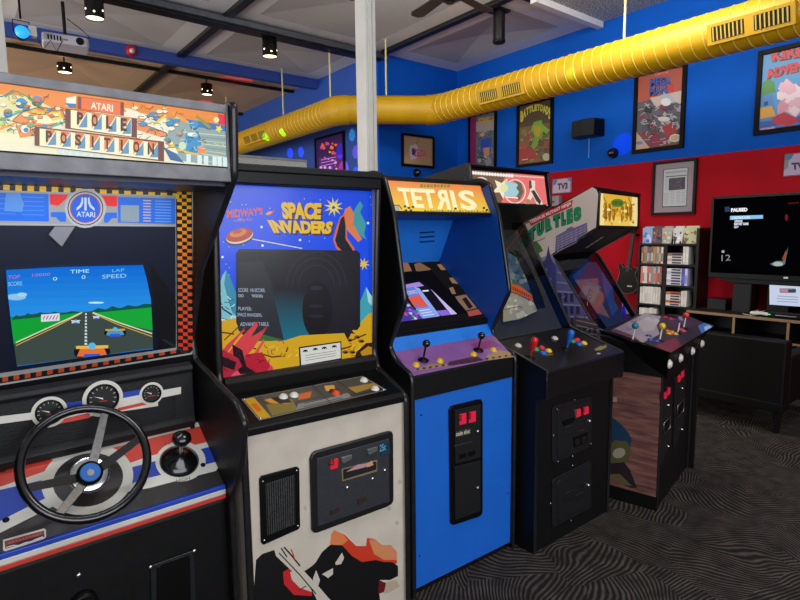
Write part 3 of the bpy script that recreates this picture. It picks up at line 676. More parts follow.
B().box(x0, x1, .13, .64, 1.765, 1.79).obj('top_panel', BLACKWOOD, r, bevel=.004)
b = B(); b.slab([(x0, .14, 1.725), (x1, .14, 1.725), (x1, .14, 1.768), (x0, .14, 1.768)], (0, .03, 0)); b.obj('top_rail', BLACKPLA, r, bevel=.004)
B().prism([(-.003, .90), (-.003, .925), (.012, .936), (.205, .994), (.205, .95), (.02, .90)], x0, x1).obj('control_panel', BLACKPLA, r, bevel=.003)
B().prism([(.20, .99), (.19, 1.035), (.205, 1.05), (.24, 1.05), (.24, .99)], x0, x1).obj('bezel_ledge', BLACKWOOD, r, bevel=.003)
bz0, bz1 = Vector((0, .232, 1.045)), Vector((0, .212, 1.73)); bn = Vector((0, -(bz1.z-bz0.z), (bz1.y-bz0.y)))
B().slab([(x0, .232, 1.045), (x1, .232, 1.045), (x1, .212, 1.73), (x0, .212, 1.73)], (0, .012, 0)).obj('screen_bezel', BLACKPLA, r)
cl = [(215, 183.5), (374.5, 191.5), (374.5, 356.2), (205, 382.5)]
a = Art(F2, bz0, bn, clip=cl); a.xr = (.019, .649)
a.poly([(200, 170), (400, 170), (400, 400), (200, 400)], '#0c4cec')
# stars
for i in range(46):
    x, y = random.uniform(220, 374), random.uniform(192, 300)
    if 236 < x < 360 and y > 250: continue
    a.ell(x, y, .6, .6, '#a8c8f8', n=6); a.k -= 1
for x, y in ((261.5, 227), (262.5, 245.5), (222.5, 257), (368, 223), (300, 240)): a.ell(x, y, 1.3, 1.3, '#e8f4ff', n=8); a.k -= 1
a.k += 2
a.text("MIDWAY'S", [(227, 209.5), (262.5, 207.5), (263, 214.6), (227, 218.5)], '#e2553c', .03)
a.text("a Bally Co.", [(234, 219), (253, 217.6), (253, 221.2), (234, 222.6)], '#d89048')
a.poly([(265, 214), (275, 210), (273, 213), (268, 216)], '#e05030'); a.ell(269, 213, 3, 1.2, '#f0b040', -25)
for dx, dy, c in ((1.6, 1.8, '#1a1048'), (.8, .9, '#7a3a10'), (0, 0, '#ecc024')):
    a.text('SPACE', [(280.5+dx, 202+dy), (321.5+dx, 203+dy), (320.5+dx, 219.5+dy), (283+dx, 219+dy)], c, .06, arc=-.0)
    a.text('INVADERS', [(267+dx, 219.8+dy), (333.5+dx, 221.5+dy), (330.5+dx, 234+dy), (274+dx, 233+dy)], c, .06)
a.star(333.5, 207, 10, 4, 10, '#e8d43c'); a.star(333.5, 207, 5, 2.5, 8, '#f6e890'); a.star(333.5, 207.5, 2.6, 1.2, 6, '#2038b0')
a.star(363.5, 264, 6.5, 2.4, 8, '#e8c83c')
# saucer
a.ell(239.5, 237, 14.6, 8, '#1a1230', -14); a.ell(239.5, 236.2, 14, 7.2, '#d8cfc0', -14); a.ell(239.3, 235, 13.6, 6.4, '#b8352c', -14); a.ell(238, 233, 8.5, 3.8, '#d88a2c', -14); a.ell(237.4, 231.6, 5, 2.2, '#c24030', -14); a.line([(252, 239), (302, 248.4)], .9, '#e8e4b0')
# leaping colour shapes at the right, kept abstract
a.poly([(357, 205), (360, 201), (363, 206), (360, 212), (366, 224), (364, 234), (366.5, 240), (361, 236), (354, 226), (351, 214), (353, 212)], '#3f9fa8')
a.poly([(345, 209), (350, 206), (354, 214), (353, 224), (362, 239), (358, 242), (347, 230), (340, 220), (343, 216)], '#e08050')
a.poly([(340, 217), (344.5, 214), (346, 224), (347, 238), (354, 248), (356, 262), (351, 266), (342, 255), (336, 248), (333, 240), (336, 228)], '#e06a40'); a.poly([(340.6, 218.5), (344, 216), (345.4, 226), (345.4, 239), (352, 249), (354.5, 261), (350, 262), (343, 252), (337, 246), (335, 240), (338, 229)], '#130f1c')
# mountains
a.poly([(214, 340), (218, 290), (222, 276), (226, 270), (231, 280), (237, 296), (240, 320), (238, 342)], '#7fc4d0'); a.poly([(226, 270), (231, 280), (237, 296), (240, 320), (232, 312), (227, 296), (224, 284)], '#2f8fae'); a.line([(218, 300), (223, 309), (232, 315)], 1.6, '#1b3556'); a.line([(221, 318), (228, 325), (235, 334)], 1.4, '#1b3556'); a.poly([(216, 312), (222, 318), (230, 330), (216, 330)], '#d8ecec')
a.poly([(352, 330), (358, 306), (366, 287), (370, 294), (376, 302), (376, 330)], '#3fa6b8'); a.poly([(366, 287), (370, 294), (376, 302), (376, 310), (368, 302)], '#a8e0e4')
scribble(a, (219, 296, 235, 324), 8, '#1b4a66', .7, 83, 6); scribble(a, (219, 292, 235, 320), 8, '#e0f4f4', .8, 84, 6)
# yellow ground
a.poly([(200, 326), (216, 322), (236, 318), (244, 334), (262, 336), (284, 342), (296, 336), (318, 334), (340, 330), (344, 320), (348, 332), (356, 328), (368, 314), (376, 310), (380, 400), (200, 400)], '#d8a81c')
a.poly([(247, 337), (258, 333), (274, 335), (288, 340), (270, 341), (256, 341)], '#3a6a34')
a.poly([(283, 341), (300, 335.5), (315, 334.5), (318, 337), (312, 346), (290, 346)], '#e4bc30'); a.line([(283, 341), (300, 335.5), (315, 334.5)], 1.2, '#f6ecc0')
for p in (((290, 341), (286, 352)), ((297, 339), (295, 350)), ((306, 338), (309, 350)), ((312, 339), (317, 348)), ((262, 354), (272, 357), (281, 356)), ((322, 347), (333, 352)), ((338, 350), (352, 346)), ((352, 340), (366, 334)), ((330, 343), (338, 340)), ((356, 356), (370, 352)), ((220, 332), (234, 334)), ((244, 345), (256, 349))):
    a.line(p, 1.5, '#6a3210'); a.k -= 1
a.k += 1
a.poly([(342, 334), (343, 318), (346, 317), (348, 326), (353, 333)], '#e0a040'); a.poly([(346.5, 321), (348, 326), (355, 334), (349, 333)], '#4a1c10')
scribble(a, (258, 340, 372, 356), 34, '#7a4a10', .7, 81, 6); scribble(a, (262, 344, 372, 358), 24, '#f0d050', .7, 82, 6)
for x, y in ((349, 340), (357, 337), (345, 352), (366, 346), (352, 352), (361, 341)): a.ell(x, y, 3.2, 1.8, '#8a5a14'); a.ell(x+.8, y+.4, 2, 1, '#2a1608'); a.k -= 2
a.k += 2
a.poly([(356, 352), (366, 343), (376, 342), (376, 360), (354, 360)], '#3a1c0c'); a.poly([(360, 352), (368, 346), (374, 348), (374, 355), (362, 356)], '#c08a1c')
# monitor window
a.poly([(239, 249), (357, 250.5), (360, 254), (360, 326), (357, 330), (346, 330), (344, 317), (342, 333), (318, 335), (300, 335.5), (286, 341), (270, 335), (258, 333), (246, 338), (239, 330), (236, 322), (236, 253)], '#1c1a22')
a.poly([(246, 262), (262, 261), (272, 284), (282, 322), (284, 340), (258, 333), (244, 336), (238, 330), (238, 262)], '#2a2c34')
a.grad([(272, 290), (340, 292), (342, 334), (284, 341)], '#1f1d26', '#1a7088', 16)
a.ell(334, 308, 22, 40, '#201d26'); a.ell(317, 310, 15, 29, '#15141a'); a.poly([(283, 341), (300, 335.5), (315, 334.5), (344, 333), (350, 345), (290, 350)], '#d8a81c'); a.ell(316, 288, 6, 2.4, '#2c2a34'); a.ell(316, 306, 7, 1.6, '#262430'); a.ell(316, 316, 8, 1.6, '#262430')
for k, (rx, ry) in enumerate(((30, 34), (24, 28), (18, 21))): a.line([(316+rx*cos(t), 286+ry*sin(t)) for t in [pi+pi*i/12 for i in range(13)]], .8, '#34303a')
for t, q in (('SCORE  HI-SCORE', [(238, 288), (264, 288.4), (265, 292.2), (238, 291.8)]), ('00     9000', [(238, 294), (262, 294.4), (263, 297.6), (238, 297.2)]), ('PLAYER:', [(238, 306.6), (251, 307), (252, 310.6), (238, 310)]), ('SPACE INVADERS', [(237, 312.8), (261, 313.4), (262, 316.8), (237, 316.2)]), ('ADVANCE TABLE', [(240, 322.2), (268, 322), (269, 325.8), (240, 326)])):
    a.text(t, q, '#b8c4dc', .0)
# red crashed ship
a.poly([(208, 384), (216, 366), (236, 360), (262, 356), (272, 366), (276, 374), (240, 382)], '#e0506a'); [a.poly([(x0_, y0_), (x1_, y1_), (x0_+5, y0_+3)], '#d84048') for x0_, y0_, x1_, y1_ in ((220, 352, 246, 326), (230, 356, 258, 320), (238, 358, 268, 324), (244, 372, 264, 338))]
a.poly([(222, 360), (240, 338), (256, 322), (258, 325), (250, 338), (262, 330), (254, 342), (268, 326), (250, 352), (236, 360)], '#d84048'); a.line([(226, 346), (244, 330)], 1.4, '#d84048'); a.line([(224, 340), (238, 327)], 1, '#5a1020'); a.line([(244, 370), (264, 340)], 2.6, '#e05058')
a.poly([(240, 374), (246, 354), (262, 352), (270, 366), (266, 374)], '#b81c34'); a.poly([(232, 344), (242, 350), (246, 366), (256, 373), (240, 374), (234, 366)], '#1c0a14')
a.poly([(206, 350), (224, 350), (238, 358), (242, 366), (232, 374), (224, 384), (206, 384)], '#b02038'); a.poly([(206, 354), (222, 356), (236, 362), (234, 370), (222, 366), (206, 362)], '#1c0a14')
scribble(a, (212, 350, 272, 378), 26, '#5c0c20', .7, 85, 7); scribble(a, (212, 350, 272, 378), 16, '#f4808c', .6, 86, 6)
for x, y in ((217, 358), (225, 361), (232, 365), (230, 357)): a.ell(x, y+.6, 2.1, 2.3, '#e8d848'); a.k -= 1
a.k += 1
for k in range(5): a.line([(212+k*3, 368+k*1.5), (216+k*3, 380)], .8, '#f08090')
# instruction card
a.poly([(298.5, 347), (341, 341), (341.5, 359), (299.5, 366.5)], '#1c1c1c'); a.poly([(300, 348.2), (340, 342.4), (340.4, 358), (301, 365)], '#dcdcd4')
for x, y in ((305, 351), (315, 349.2), (324, 348), (334, 346.5)): a.poly([(x-2.6, y+1.5), (x-2, y-.8), (x, y-1.6), (x+2, y-1.1), (x+2.6, y+1), (x+1, y+.2), (x, y+1.2), (x-1, y+.4)], '#18181c'); a.k -= 1
a.k += 1
for k in range(3): a.line([(305, 355.5+k*2.4), (336, 350.5+k*2.4)], .5, '#807c78')
a.obj('bezel_art', art_mat('space_bezel_glow', .25, .55, .4, .08), r, label='blue space scene with yellow cratered ground')
# control overlay
cq0, cq1 = Vector((0, .012, .9375)), Vector((0, .205, .9955)); cn = Vector((0, -(cq1.z-cq0.z), cq1.y-cq0.y)).normalized()
a = Art(F2, cq0, cn); a.k = 6
a.poly([(241.4, 399), (362.5, 376), (387, 390), (259.4, 420.6)], '#8a8478'); a.poly([(242.6, 399.2), (362, 376.8), (385.5, 390), (259.8, 419.6)], '#4a4640')
a.poly([(244, 399.4), (254, 397.5), (271, 417), (260, 419)], '#d0a41c'); a.poly([(250, 404), (256, 403), (262, 410), (258, 412)], '#d86a1c')
a.poly([(262, 396), (310, 386.5), (318, 396), (274, 408)], '#57534c'); a.poly([(266, 405), (292, 399), (298, 410), (272, 416)], '#8a7838')
a.poly([(264, 400), (276, 397), (288, 404), (270, 403)], '#e09a3c'); a.poly([(300, 394), (312, 391), (310, 398), (298, 400)], '#e06a2c'); a.poly([(270, 398), (284, 396), (292, 402), (280, 404)], '#301418')
a.poly([(324, 386), (334, 385), (336, 392), (326, 391)], '#e8a838'); a.poly([(330, 389), (340, 389), (338, 394), (328, 393)], '#301418')
a.poly([(346, 388), (374, 383), (378, 386), (356, 393)], '#b08838')
a.poly([(298, 404), (348, 393), (352, 397), (296, 410)], '#8c8c88')
for k in range(2): a.line([(304, 407-k*3.5), (342, 398-k*3.5)], .7, '#3c3c3a')
for p, q in (((312, 385), (334, 406)), ((336, 380.5), (357, 394.5)), ((350, 396), (384, 389))): a.line([p, q], .8, '#23211e')
a.obj('control_overlay', PRINT, r)
cp = lambda x, y: F2.hit(x, y, cq0, cn)
for x, y, c in ((283.3, 397, '#e6e2da'), (294.2, 395.5, '#e6e2da'), (363.8, 380.5, '#e6e2da'), (375, 389, '#e6e2da'), (336, 393.5, '#e8502a')): button(r, cp(x, y), cn, c, .0135)
for x, y in ((244.5, 399.3), (361, 378.2), (383.5, 389.6), (260.5, 418.6)): screw(r, cp(x, y), cn, .004)
# vent grille
fp = lambda x, y: F2.hit(x, y, (0, .012, .5), (0, -1, 0))
D_ = Vector((0, -1, 0))
o = front_plate([(258.6, 479), (260.5, 475.5), (296, 466), (299, 468), (299.8, 526), (298, 529), (263, 544.5), (260.5, 542)], .006, 'speaker_grille', BLACKPLA, hit=fp)
o2 = front_plate([(264.5, 483), (294, 474), (294.6, 523.5), (266.5, 535)], .0085, 'grille_mesh', mat('grille_fabric', '#343434', .7, var=.5, scale=140, bump=1), par=o, hit=fp)
b = B()
for k in range(13):
    t = (k+.5)/13; p = mix((264.5, 483), (294, 474), t); q = mix((266.5, 535), (294.6, 523.5), t); b.tube([fp(*p)+D_*.009, fp(*q)+D_*.009], .0013, 6)
b.obj('grille_bars', BLACKPLA, o)
for p in ((262, 481), (296, 470), (263.5, 539.5), (297, 525)): screw(r, fp(*p)+D_*.006, rad=.004)
# coin door
o = front_plate([(308.8, 458), (311, 452.5), (315, 450), (387, 430.5), (391, 431), (392, 434), (392.5, 500), (390, 503.5), (386, 506), (316, 532), (312.5, 532), (310.6, 529)], .012, 'coin_door', mat('black_door_frame', '#161617', .38, var=.2), bev=.006, hit=fp)
d = front_plate([(315, 457.5), (387, 437.5), (387.5, 500), (316, 525)], .015, 'door_plate', mat('mid_grey_door', '#3a3b40', .4, .2, var=.12, scale=60), par=o, hit=fp, bev=.002)
front_plate([(328, 458.6), (335.5, 456.8), (335.5, 466), (328, 468)], .020, 'coin_return_light', mat('red_coin_button', '#c02030', .3, emit='#e02030', es=.35, var=0), par=d, hit=fp, bev=.001)
a = Art(F2, (0, .012-.0206, .5), (0, -1, 0)); a.text('25', [(329.2, 460), (334.4, 458.8), (334.4, 464.8), (329.2, 466.2)], '#5a1018', .04); a.obj('price_mark', PRINT, d)
for q in ([(338.5, 456), (349, 453), (349, 457), (341, 461.5), (339, 460)], [(364.5, 448), (374.5, 445), (374.5, 449), (367, 453), (365, 452)]): front_plate(q, .022, 'coin_slot', STEEL, par=d, hit=fp, bev=.001)
front_plate([(378, 443), (387, 440), (387.5, 452.5), (378.5, 455)], .018, 'door_sticker', mat('dark_teal_sticker', '#12384e', .4), par=d, hit=fp, bev=.0008)
a = Art(F2, (0, .012-.0186, .5), (0, -1, 0)); a.text('25c', [(379.5, 445), (386, 443), (386, 450), (379.5, 452)], '#5ea4c8', .02); a.obj('sticker_print', PRINT, d)
front_plate([(339.5, 467.5), (375, 458.5), (375, 470), (340, 480)], .0165, 'reject_window', mat('brown_slot_edge', '#8a7058', .5), par=d, hit=fp, bev=.001)
front_plate([(341, 468), (374, 460), (374, 468), (341, 478)], .0175, 'window_opening', mat('slot_black', '#060606', .7, var=0), par=d, hit=fp, bev=0)
a = Art(F2, (0, .012-.0182, .5), (0, -1, 0)); a.poly([(346, 472), (358, 464.5), (368, 463.5), (366, 467)], '#c09098'); a.poly([(366, 464), (372, 460.5), (373.5, 465), (367, 467.5)], '#c8a078'); a.obj('stuck_paper', PRINT, d)
for p in ((345, 486), (370.3, 477.5), (382.6, 469)): B().lathe(fp(*p)+D_*.015, (0, -1, 0), [(0, .0075), (.004, .007), (.006, .004), (.0061, 0)], 14).obj('bolt', CHROME, d)
for q in ([(328, 508), (337, 504), (337, 510), (328.5, 514)], [(355, 497), (364, 493.5), (364, 499.5), (355.5, 503)]): front_plate(q, .018, 'coin_return', mat('brown_return_flap', '#30221c', .5), par=d, hit=fp, bev=.001)
# torn red and black side print at the foot of the front
a = Art(F2, (0, .012, .5), (0, -1, 0), clip=[(252, 436), (403.5, 400), (405, 588), (405, 640), (254.8, 680)])
K = '#0c0a0c'
a.poly([(330, 560), (331, 535), (334, 530), (345, 535), (356, 546), (366, 546), (367, 538), (375, 539), (382, 545), (391, 545), (397, 552), (397, 562), (392, 572), (360, 570), (340, 566)], '#d03a22')
a.poly([(330, 544), (331, 535), (334, 530), (342, 534), (348, 540), (341, 546)], '#e08048'); a.poly([(369, 540), (375, 539), (382, 545), (391, 545), (397, 552), (397, 560), (384, 560), (374, 554)], '#d88a5c')
a.poly([(254, 588), (256, 560), (262, 554), (277, 549), (284, 556), (290, 562), (296, 568), (303, 572), (312, 566), (316, 562), (322, 552), (330, 545), (342, 545), (352, 556), (362, 562), (376, 560), (384, 562), (392, 562), (398, 566), (398, 576), (390, 580), (380, 580), (379, 590), (382, 620), (352, 660), (256, 680)], K)
a.poly([(283, 572), (290, 568), (292, 578), (302, 588), (312, 592), (312, 596), (294, 595), (284, 584)], '#c8242c'); a.poly([(290, 572), (298, 570), (310, 586), (312, 592), (300, 588), (292, 580)], '#cfc4b4')
a.poly([(274, 549), (281, 546.5), (286, 552), (320, 588), (332, 602), (320, 606), (312, 590), (276, 556)], '#cfc4b4'); a.line([(279, 553), (300, 575), (316, 594)], 1.2, K); a.line([(284, 547), (292, 556), (300, 566)], 1.6, K); a.line([(299, 590), (306, 586)], 1, K)
a.poly([(335, 563), (342, 552.5), (344, 558), (341, 564), (336, 565)], '#cfc4b4'); a.poly([(322, 574), (333, 568), (333, 574), (328, 578)], '#cfc4b4'); a.poly([(313, 578), (316, 570), (320, 580), (318, 586), (313, 584)], '#cfc4b4')
for p, q in (((281, 548), (287, 557)), ((291, 549), (295, 560))): a.line([p, q], 1.3, '#d03a22' if p[0] > 285 else K)
a.poly([(379, 580), (386, 583), (384, 592), (378, 594)], '#6a1418'); a.poly([(386, 582), (396, 580), (400, 586), (390, 592), (384, 594)], '#bca890')
for x, y in ((402.5-3, 482), (397, 523), (389, 508.5), (305, 508)): a.line([(x-1.5, y), (x, y-2), (x+1.5, y), (x, y+2), (x-1.5, y)], .4, '#7a6a5a')
a.obj('front_art', PRINT, r, label='torn black, red and orange print')

# ================================================================== 3  BLUE FALLING-BLOCKS CABINET
F3 = Frame((1.393, 1.72, 0), -1.2); W = .642
F3.xr = (.019, .623)
r = root('puzzle_arcade_cabinet', F3, 'bright blue fronted arcade cabinet with orange backlit marquee and purple two-stick control panel', 'arcade machine')
BLU = mat('glossy_blue_laminate', '#1a68d0', .4, var=.05, scale=5)
prof = smooth_prof([(-.012, 0), (-.012, .955), (0, .982), (.10, 1.018), (.142, 1.075), (.028, 1.275), (.10, 1.632), (.165, 1.79), (.23, 1.815), (.70, 1.80)], .025)+[(.74, 1.7), (.74, 0)]
side_panels(r, prof, W, BLACKWOOD, mlast=-2)
x0, x1 = .018, W-.018
B().box(x1-.003, x1+.001, .13, .56, 1.06, 1.64).obj('inner_lining', mat('deep_blue_laminate', '#1552ae', .45, var=.04), r) if False else None
B().plate([(x1-.002, y, z) for y, z in [(.10, 1.03), (.145, 1.075), (.035, 1.275), (.105, 1.632), (.165, 1.78), (.55, 1.64), (.55, 1.05)]], (-.002, 0, 0)).obj('inner_lining', mat('blue_inner_laminate', '#1250a8', .45, var=.04), r)
B().plate([(x0+.002, y, z) for y, z in [(.10, 1.03), (.145, 1.075), (.035, 1.275), (.105, 1.632), (.165, 1.78), (.55, 1.64), (.55, 1.05)]], (.002, 0, 0)).obj('inner_lining', _M['blue_inner_laminate'], r)
B().box(x0, x1, 0, .02, .03, .87).obj('front_panel', BLU, r)
B().box(x0, x1, .012, .03, 0, .03).obj('kick_plate', BLACKWOOD, r)
B().box(x0, x1, .70, .715, .02, 1.78).obj('rear_panel', BLACKWOOD, r)
B().box(x0, x1, .23, .70, 1.785, 1.80).obj('top_panel', BLACKWOOD, r)
B().prism([(-.006, .868), (-.006, .965), (.0, .972), (.02, .972), (.02, .868)], x0, x1).obj('apron', BLACKWOOD, r, bevel=.003)
PURP = mat('purple_overlay', '#8a5a9c', .4, var=.18, scale=7)
B().prism([(.0, .965), (0, .9745), (.125, 1.052), (.125, 1.035)], x0, x1).obj('control_panel', PURP, r, bevel=.002)
B().slab([(x0, .125, 1.045), (x1, .125, 1.045), (x1, .168, 1.112), (x0, .168, 1.112)], (0, .012, 0)).obj('blue_backboard', mat('bright_blue_paint', '#1f7ae0', .45, var=.04), r)
m0, m1 = Vector((0, .166, 1.128)), Vector((0, .525, 1.40)); mn = Vector((0, -(m1.z-m0.z), m1.y-m0.y)).normalized()
B().prism([(.160, 1.104), (.160, 1.128), (.172, 1.136), (.19, 1.12), (.18, 1.104)], x0, x1).obj('bezel_ledge', BLACKPLA, r, bevel=.002)
B().slab([(x0, m0.y, m0.z), (x1, m0.y, m0.z), (x1, m1.y, m1.z), (x0, m1.y, m1.z)], -mn*.015).obj('monitor_bezel', mat('black_card_bezel', '#161618', .5, var=.1), r)
B().slab([(x0, .525, 1.40), (x1, .525, 1.40), (x1, .412, 1.618), (x0, .412, 1.618)], (0, .012, 0)).obj('speaker_panel', _M['bright_blue_paint'], r)
b = B(); sp_n = Vector((0, -(1.618-1.40), .412-.525)).normalized()
B().slab([(x0, .145, 1.632), (x1, .145, 1.632), (x1, .42, 1.618), (x0, .42, 1.618)], (0, 0, .012)).obj('soffit', mat('blue_inner_laminate', ''), r)
a = Art(F3, (0, .46, 1.525), sp_n); a.k = 20
for k in range(3): a.line([(419.5, 232.8+k*4.6), (434.5, 231.8+k*4.6)], 1.5, '#0a2c5c')
a.obj('speaker_slots', PRINT, r)
# marquee
mq0, mq1 = Vector((0, .148, 1.645)), Vector((0, .222, 1.782)); nn = Vector((0, -(mq1.z-mq0.z), mq1.y-mq0.y)).normalized()
B().slab([(x0, mq0.y, mq0.z), (x1, mq0.y, mq0.z), (x1, mq1.y, mq1.z), (x0, mq1.y, mq1.z)], -nn*.02).obj('marquee_box', BLACKPLA, r)
b = B(); b.slab([(x0, .140, 1.632), (x1, .140, 1.632), (x1, .147, 1.648), (x0, .147, 1.648)], (0, .03, 0)); b.slab([(x0, .216, 1.780), (x1, .216, 1.780), (x1, .224, 1.795), (x0, .224, 1.795)], (0, .03, 0))
b.obj('marquee_frame', BLACKPLA, r, bevel=.002)
a = Art(F3, mq0, nn, clip=[(383.6, 178.5), (480.5, 185), (494, 213.2), (392, 212)]); a.k = 10
a.grad([(380, 176), (500, 184), (500, 216), (380, 214)], '#f07a4a', '#f0d440', 12)
a.poly([(388, 205), (399, 205.5), (400, 213), (388, 212.5)], '#b0aca0'); a.line([(388, 205), (399, 205.3), (402, 209.5)], .9, '#40382c')
for t, (xa, xb), ya, yb, fl in (('T', (397, 409), 187.5, 206, 0), ('E', (409.5, 420), 188, 207.5, 0), ('T', (419.5, 434), 188.6, 208, 0), ('R', (433, 446.5), 189.3, 209, 1), ('I', (449, 453.4), 190.2, 209.4, 0), ('S', (457, 473.5), 190, 209.8, 0)):
    sk = 4.5
    a.text(t, [(xa, ya), (xb, ya+.7), (xb+sk, yb+.6), (xa+sk, yb)], '#fff3c0', .03, flip=bool(fl)); a.k -= 1
a.k += 1
for i in range(9): a.poly([(420+i*3.4, 184.5+.2*(i % 3)), (422.6+i*3.4, 184+.4*(i % 2)), (422.6+i*3.4, 187.4), (420+i*3.4, 187.4)], '#a8862c' if i % 2 else '#7c8a3c'); a.k -= 1
for x, y in ((405, 206.5), (409, 208), (413, 207), (411, 210.5), (406, 210.6), (455.5, 208.6), (484, 208), (487, 210)): a.poly([(x-1.4, y-1), (x+1.2, y-1), (x+1.2, y+1), (x-1.4, y+1)], '#4a3a1c'); a.k -= 1
for i in range(24): a.poly([(424+i*2.9, 210.3+.03*i), (425.6+i*2.9, 209.5+.03*i+.8*(i % 2)), (426.6+i*2.9, 212.6), (424+i*2.9, 212.6)], '#c08a2c' if i % 3 else '#6a8a4a'); a.k -= 1
a.obj('marquee_art', BACKLIT, r, label='orange and yellow backlit title panel')
# monitor picture
a = Art(F3, m0+mn*.002, mn, clip=[(402, 262), (441.8, 261.5), (489.5, 320), (399, 333)]); a.k = 2
a.poly([(395, 255), (500, 255), (500, 340), (395, 340)], '#161416')
a.poly([(402, 262.5), (408, 262.5), (412, 271), (402, 272)], '#8a6250'); a.poly([(414, 264), (420, 262.5), (431, 269), (428, 272), (416, 271)], '#7a5a44')
for p in ([(437, 264.5), (441, 264), (446, 270), (441, 270)], [(449, 278), (453, 277.5), (458, 284), (452, 283)], [(449, 288), (453, 287), (456, 294), (452, 294)]): a.poly(p, '#8c6a4c')
a.poly([(455, 296.5), (466, 294.5), (477, 308), (464, 311)], '#7c6456'); a.poly([(462, 299), (466, 297), (473, 307), (469, 309)], '#26181a'); a.poly([(467, 311.5), (478, 309), (482, 314), (469, 316.5)], '#a04a44')
a.poly([(404, 273), (431, 270), (468, 313), (400, 322)], '#0c0c12')
a.clip = [(403, 283), (422, 281), (457, 314), (400, 322)]
a.poly([(400, 276), (460, 276), (460, 330), (395, 330)], '#14131f')
a.poly([(404, 285), (419, 282), (424, 286), (404, 289)], '#a888d8'); a.poly([(403, 288), (414, 287), (440, 316), (423, 319)], '#6d7ccf')
a.poly([(408, 297.5), (419, 295.5), (430.5, 305.5), (415, 308)], '#e05a48'); a.poly([(414, 287), (419, 288), (440, 316), (436, 317)], '#8fa8ee')
a.poly([(415.5, 309), (430, 307), (438, 316.5), (422, 318.5)], '#86a0ea')
for k in range(3): a.line([(419+k*2, 311+k*2.4), (430+k*2, 309.4+k*2.4)], .7, '#dfe8ff')
a.text('STATISTICS', [(407, 291.6), (415.5, 290.2), (418, 293.4), (409, 295)], '#e8ecff')
a.poly([(400, 296), (406, 300), (424, 320), (396, 323)], '#4c3aa0')
for i in range(22):
    x = 402+random.random()*14; y = 302+random.random()*18
    a.poly([(x, y), (x+2.6, y-.3), (x+3.8, y+1.8), (x+1.2, y+2.1)], random.choice(['#d84a6a', '#3c7ae0', '#e0d0f8', '#38a868', '#8848d0'])); a.k -= 1
a.k += 1
a.poly([(430.5, 289), (434, 288.6), (457, 314), (451, 314.8)], '#c6b8ee'); a.poly([(436, 311), (446, 310), (451, 314.8), (441, 316)], '#8a6ad8'); a.poly([(422, 290.6), (428, 290), (429, 291.4), (423, 292)], '#e8dcf8')
a.obj('monitor_picture', SCREEN, r, label='tilted screen with coloured falling blocks')
# control overlay print, joysticks and buttons
cq0, cq1 = Vector((0, 0, .9745)), Vector((0, .125, 1.052)); cn = Vector((0, -(cq1.z-cq0.z), cq1.y-cq0.y)).normalized(); cp = lambda x, y: F3.hit(x, y, cq0, cn)
a = Art(F3, cq0, cn, clip=[(392, 352), (500, 338), (520, 356), (409, 371.5)]); a.k = 4
a.poly([(412, 371), (430, 364), (446, 364), (452, 368), (414, 374)], '#9a7f5c'); a.poly([(486, 356), (500, 350), (514, 353), (520, 356), (488, 361)], '#a8845c'); a.poly([(448, 362), (476, 356), (484, 360), (452, 367)], '#4a1f3c')
a.poly([(470, 344), (492, 340), (500, 346), (480, 350)], '#8a3c70'); a.poly([(394, 352), (410, 349), (420, 358), (405, 362)], '#8c5c9e')
for i in range(16): x = 416+i*6.3; y = 370.3-i*.95; a.poly([(x, y-1.6), (x+2.8, y-2.2), (x+3.4, y-.6), (x+.8, y)], '#2a2024'); a.k -= 1
a.obj('control_overlay', PRINT, r)
BALLK = mat('gloss_black_ball', '#0c0c0d', .15, coat=.5, var=0)
joystick(r, cp(423, 360), (0, -.3, 1), BALLK, BALLK, .078, .0175); joystick(r, cp(478, 350), (0, -.3, 1), BALLK, BALLK, .074, .0175)
for x, y in ((416, 365), (439.8, 361), (473.4, 354.4), (493.4, 350)): button(r, cp(x, y), cn, '#e8b820', .0135)
# coin door
fp = lambda x, y: F3.hit(x, y, (0, 0, .5), (0, -1, 0))
def rr_px(pts, m=.25):
    out = []; n = len(pts)
    for i in range(n):
        P = pts[i]; A = pts[i-1]; C_ = pts[(i+1) % n]; dA = hypot(A[0]-P[0], A[1]-P[1]); dC = hypot(C_[0]-P[0], C_[1]-P[1])
        a_ = mix(P, A, min(.4, m*12/dA)); c_ = mix(P, C_, min(.4, m*12/dC))
        for t in (0, .33, .67, 1): out.append(tuple(a_[k]*(1-t)**2+2*P[k]*t*(1-t)+c_[k]*t*t for k in (0, 1)))
    return out
o = front_plate(rr_px([(448, 406), (481.5, 398), (481.5, 515), (449.5, 525.5)], .4), .010, 'coin_door', BLACKPLA, hit=fp, bev=.004)
d1 = front_plate([(453, 409.5), (478.5, 403.5), (478.5, 456.5), (453.5, 463)], .014, 'upper_door', DARKMET, par=o, hit=fp, bev=.002)
d2 = front_plate([(453, 466), (478.5, 459.5), (478.5, 510), (453.5, 519)], .014, 'lower_door', DARKMET, par=o, hit=fp, bev=.002)
REDL = mat('lit_red_coin_button', '#c81e3c', .25, emit='#f02a4a', es=.3, var=0)
def coin_buttons(quads, par, z, hit, fr, base=0):
    for q in quads:
        c = front_plate(q, z, 'coin_button', REDL, par=par, hit=hit, bev=.001)
        a = Art(fr, (0, base-z-.0006, .5), (0, -1, 0)); cx = sum(p[0] for p in q)/4; cy = sum(p[1] for p in q)/4; h_ = abs(q[3][1]-q[0][1])*.32; w_ = abs(q[1][0]-q[0][0])*.22
        a.text('25', [(cx-w_, cy-h_), (cx+w_, cy-h_), (cx+w_, cy+h_), (cx-w_, cy+h_)], '#5a0c1c', .05); a.obj('price_mark', PRINT, c)
coin_buttons([[(457, 413.5), (463.5, 412), (463.5, 422.5), (457, 424)], [(466.5, 411.5), (473, 410), (473, 420.5), (466.5, 422)]], d1, .019, fp, F3)
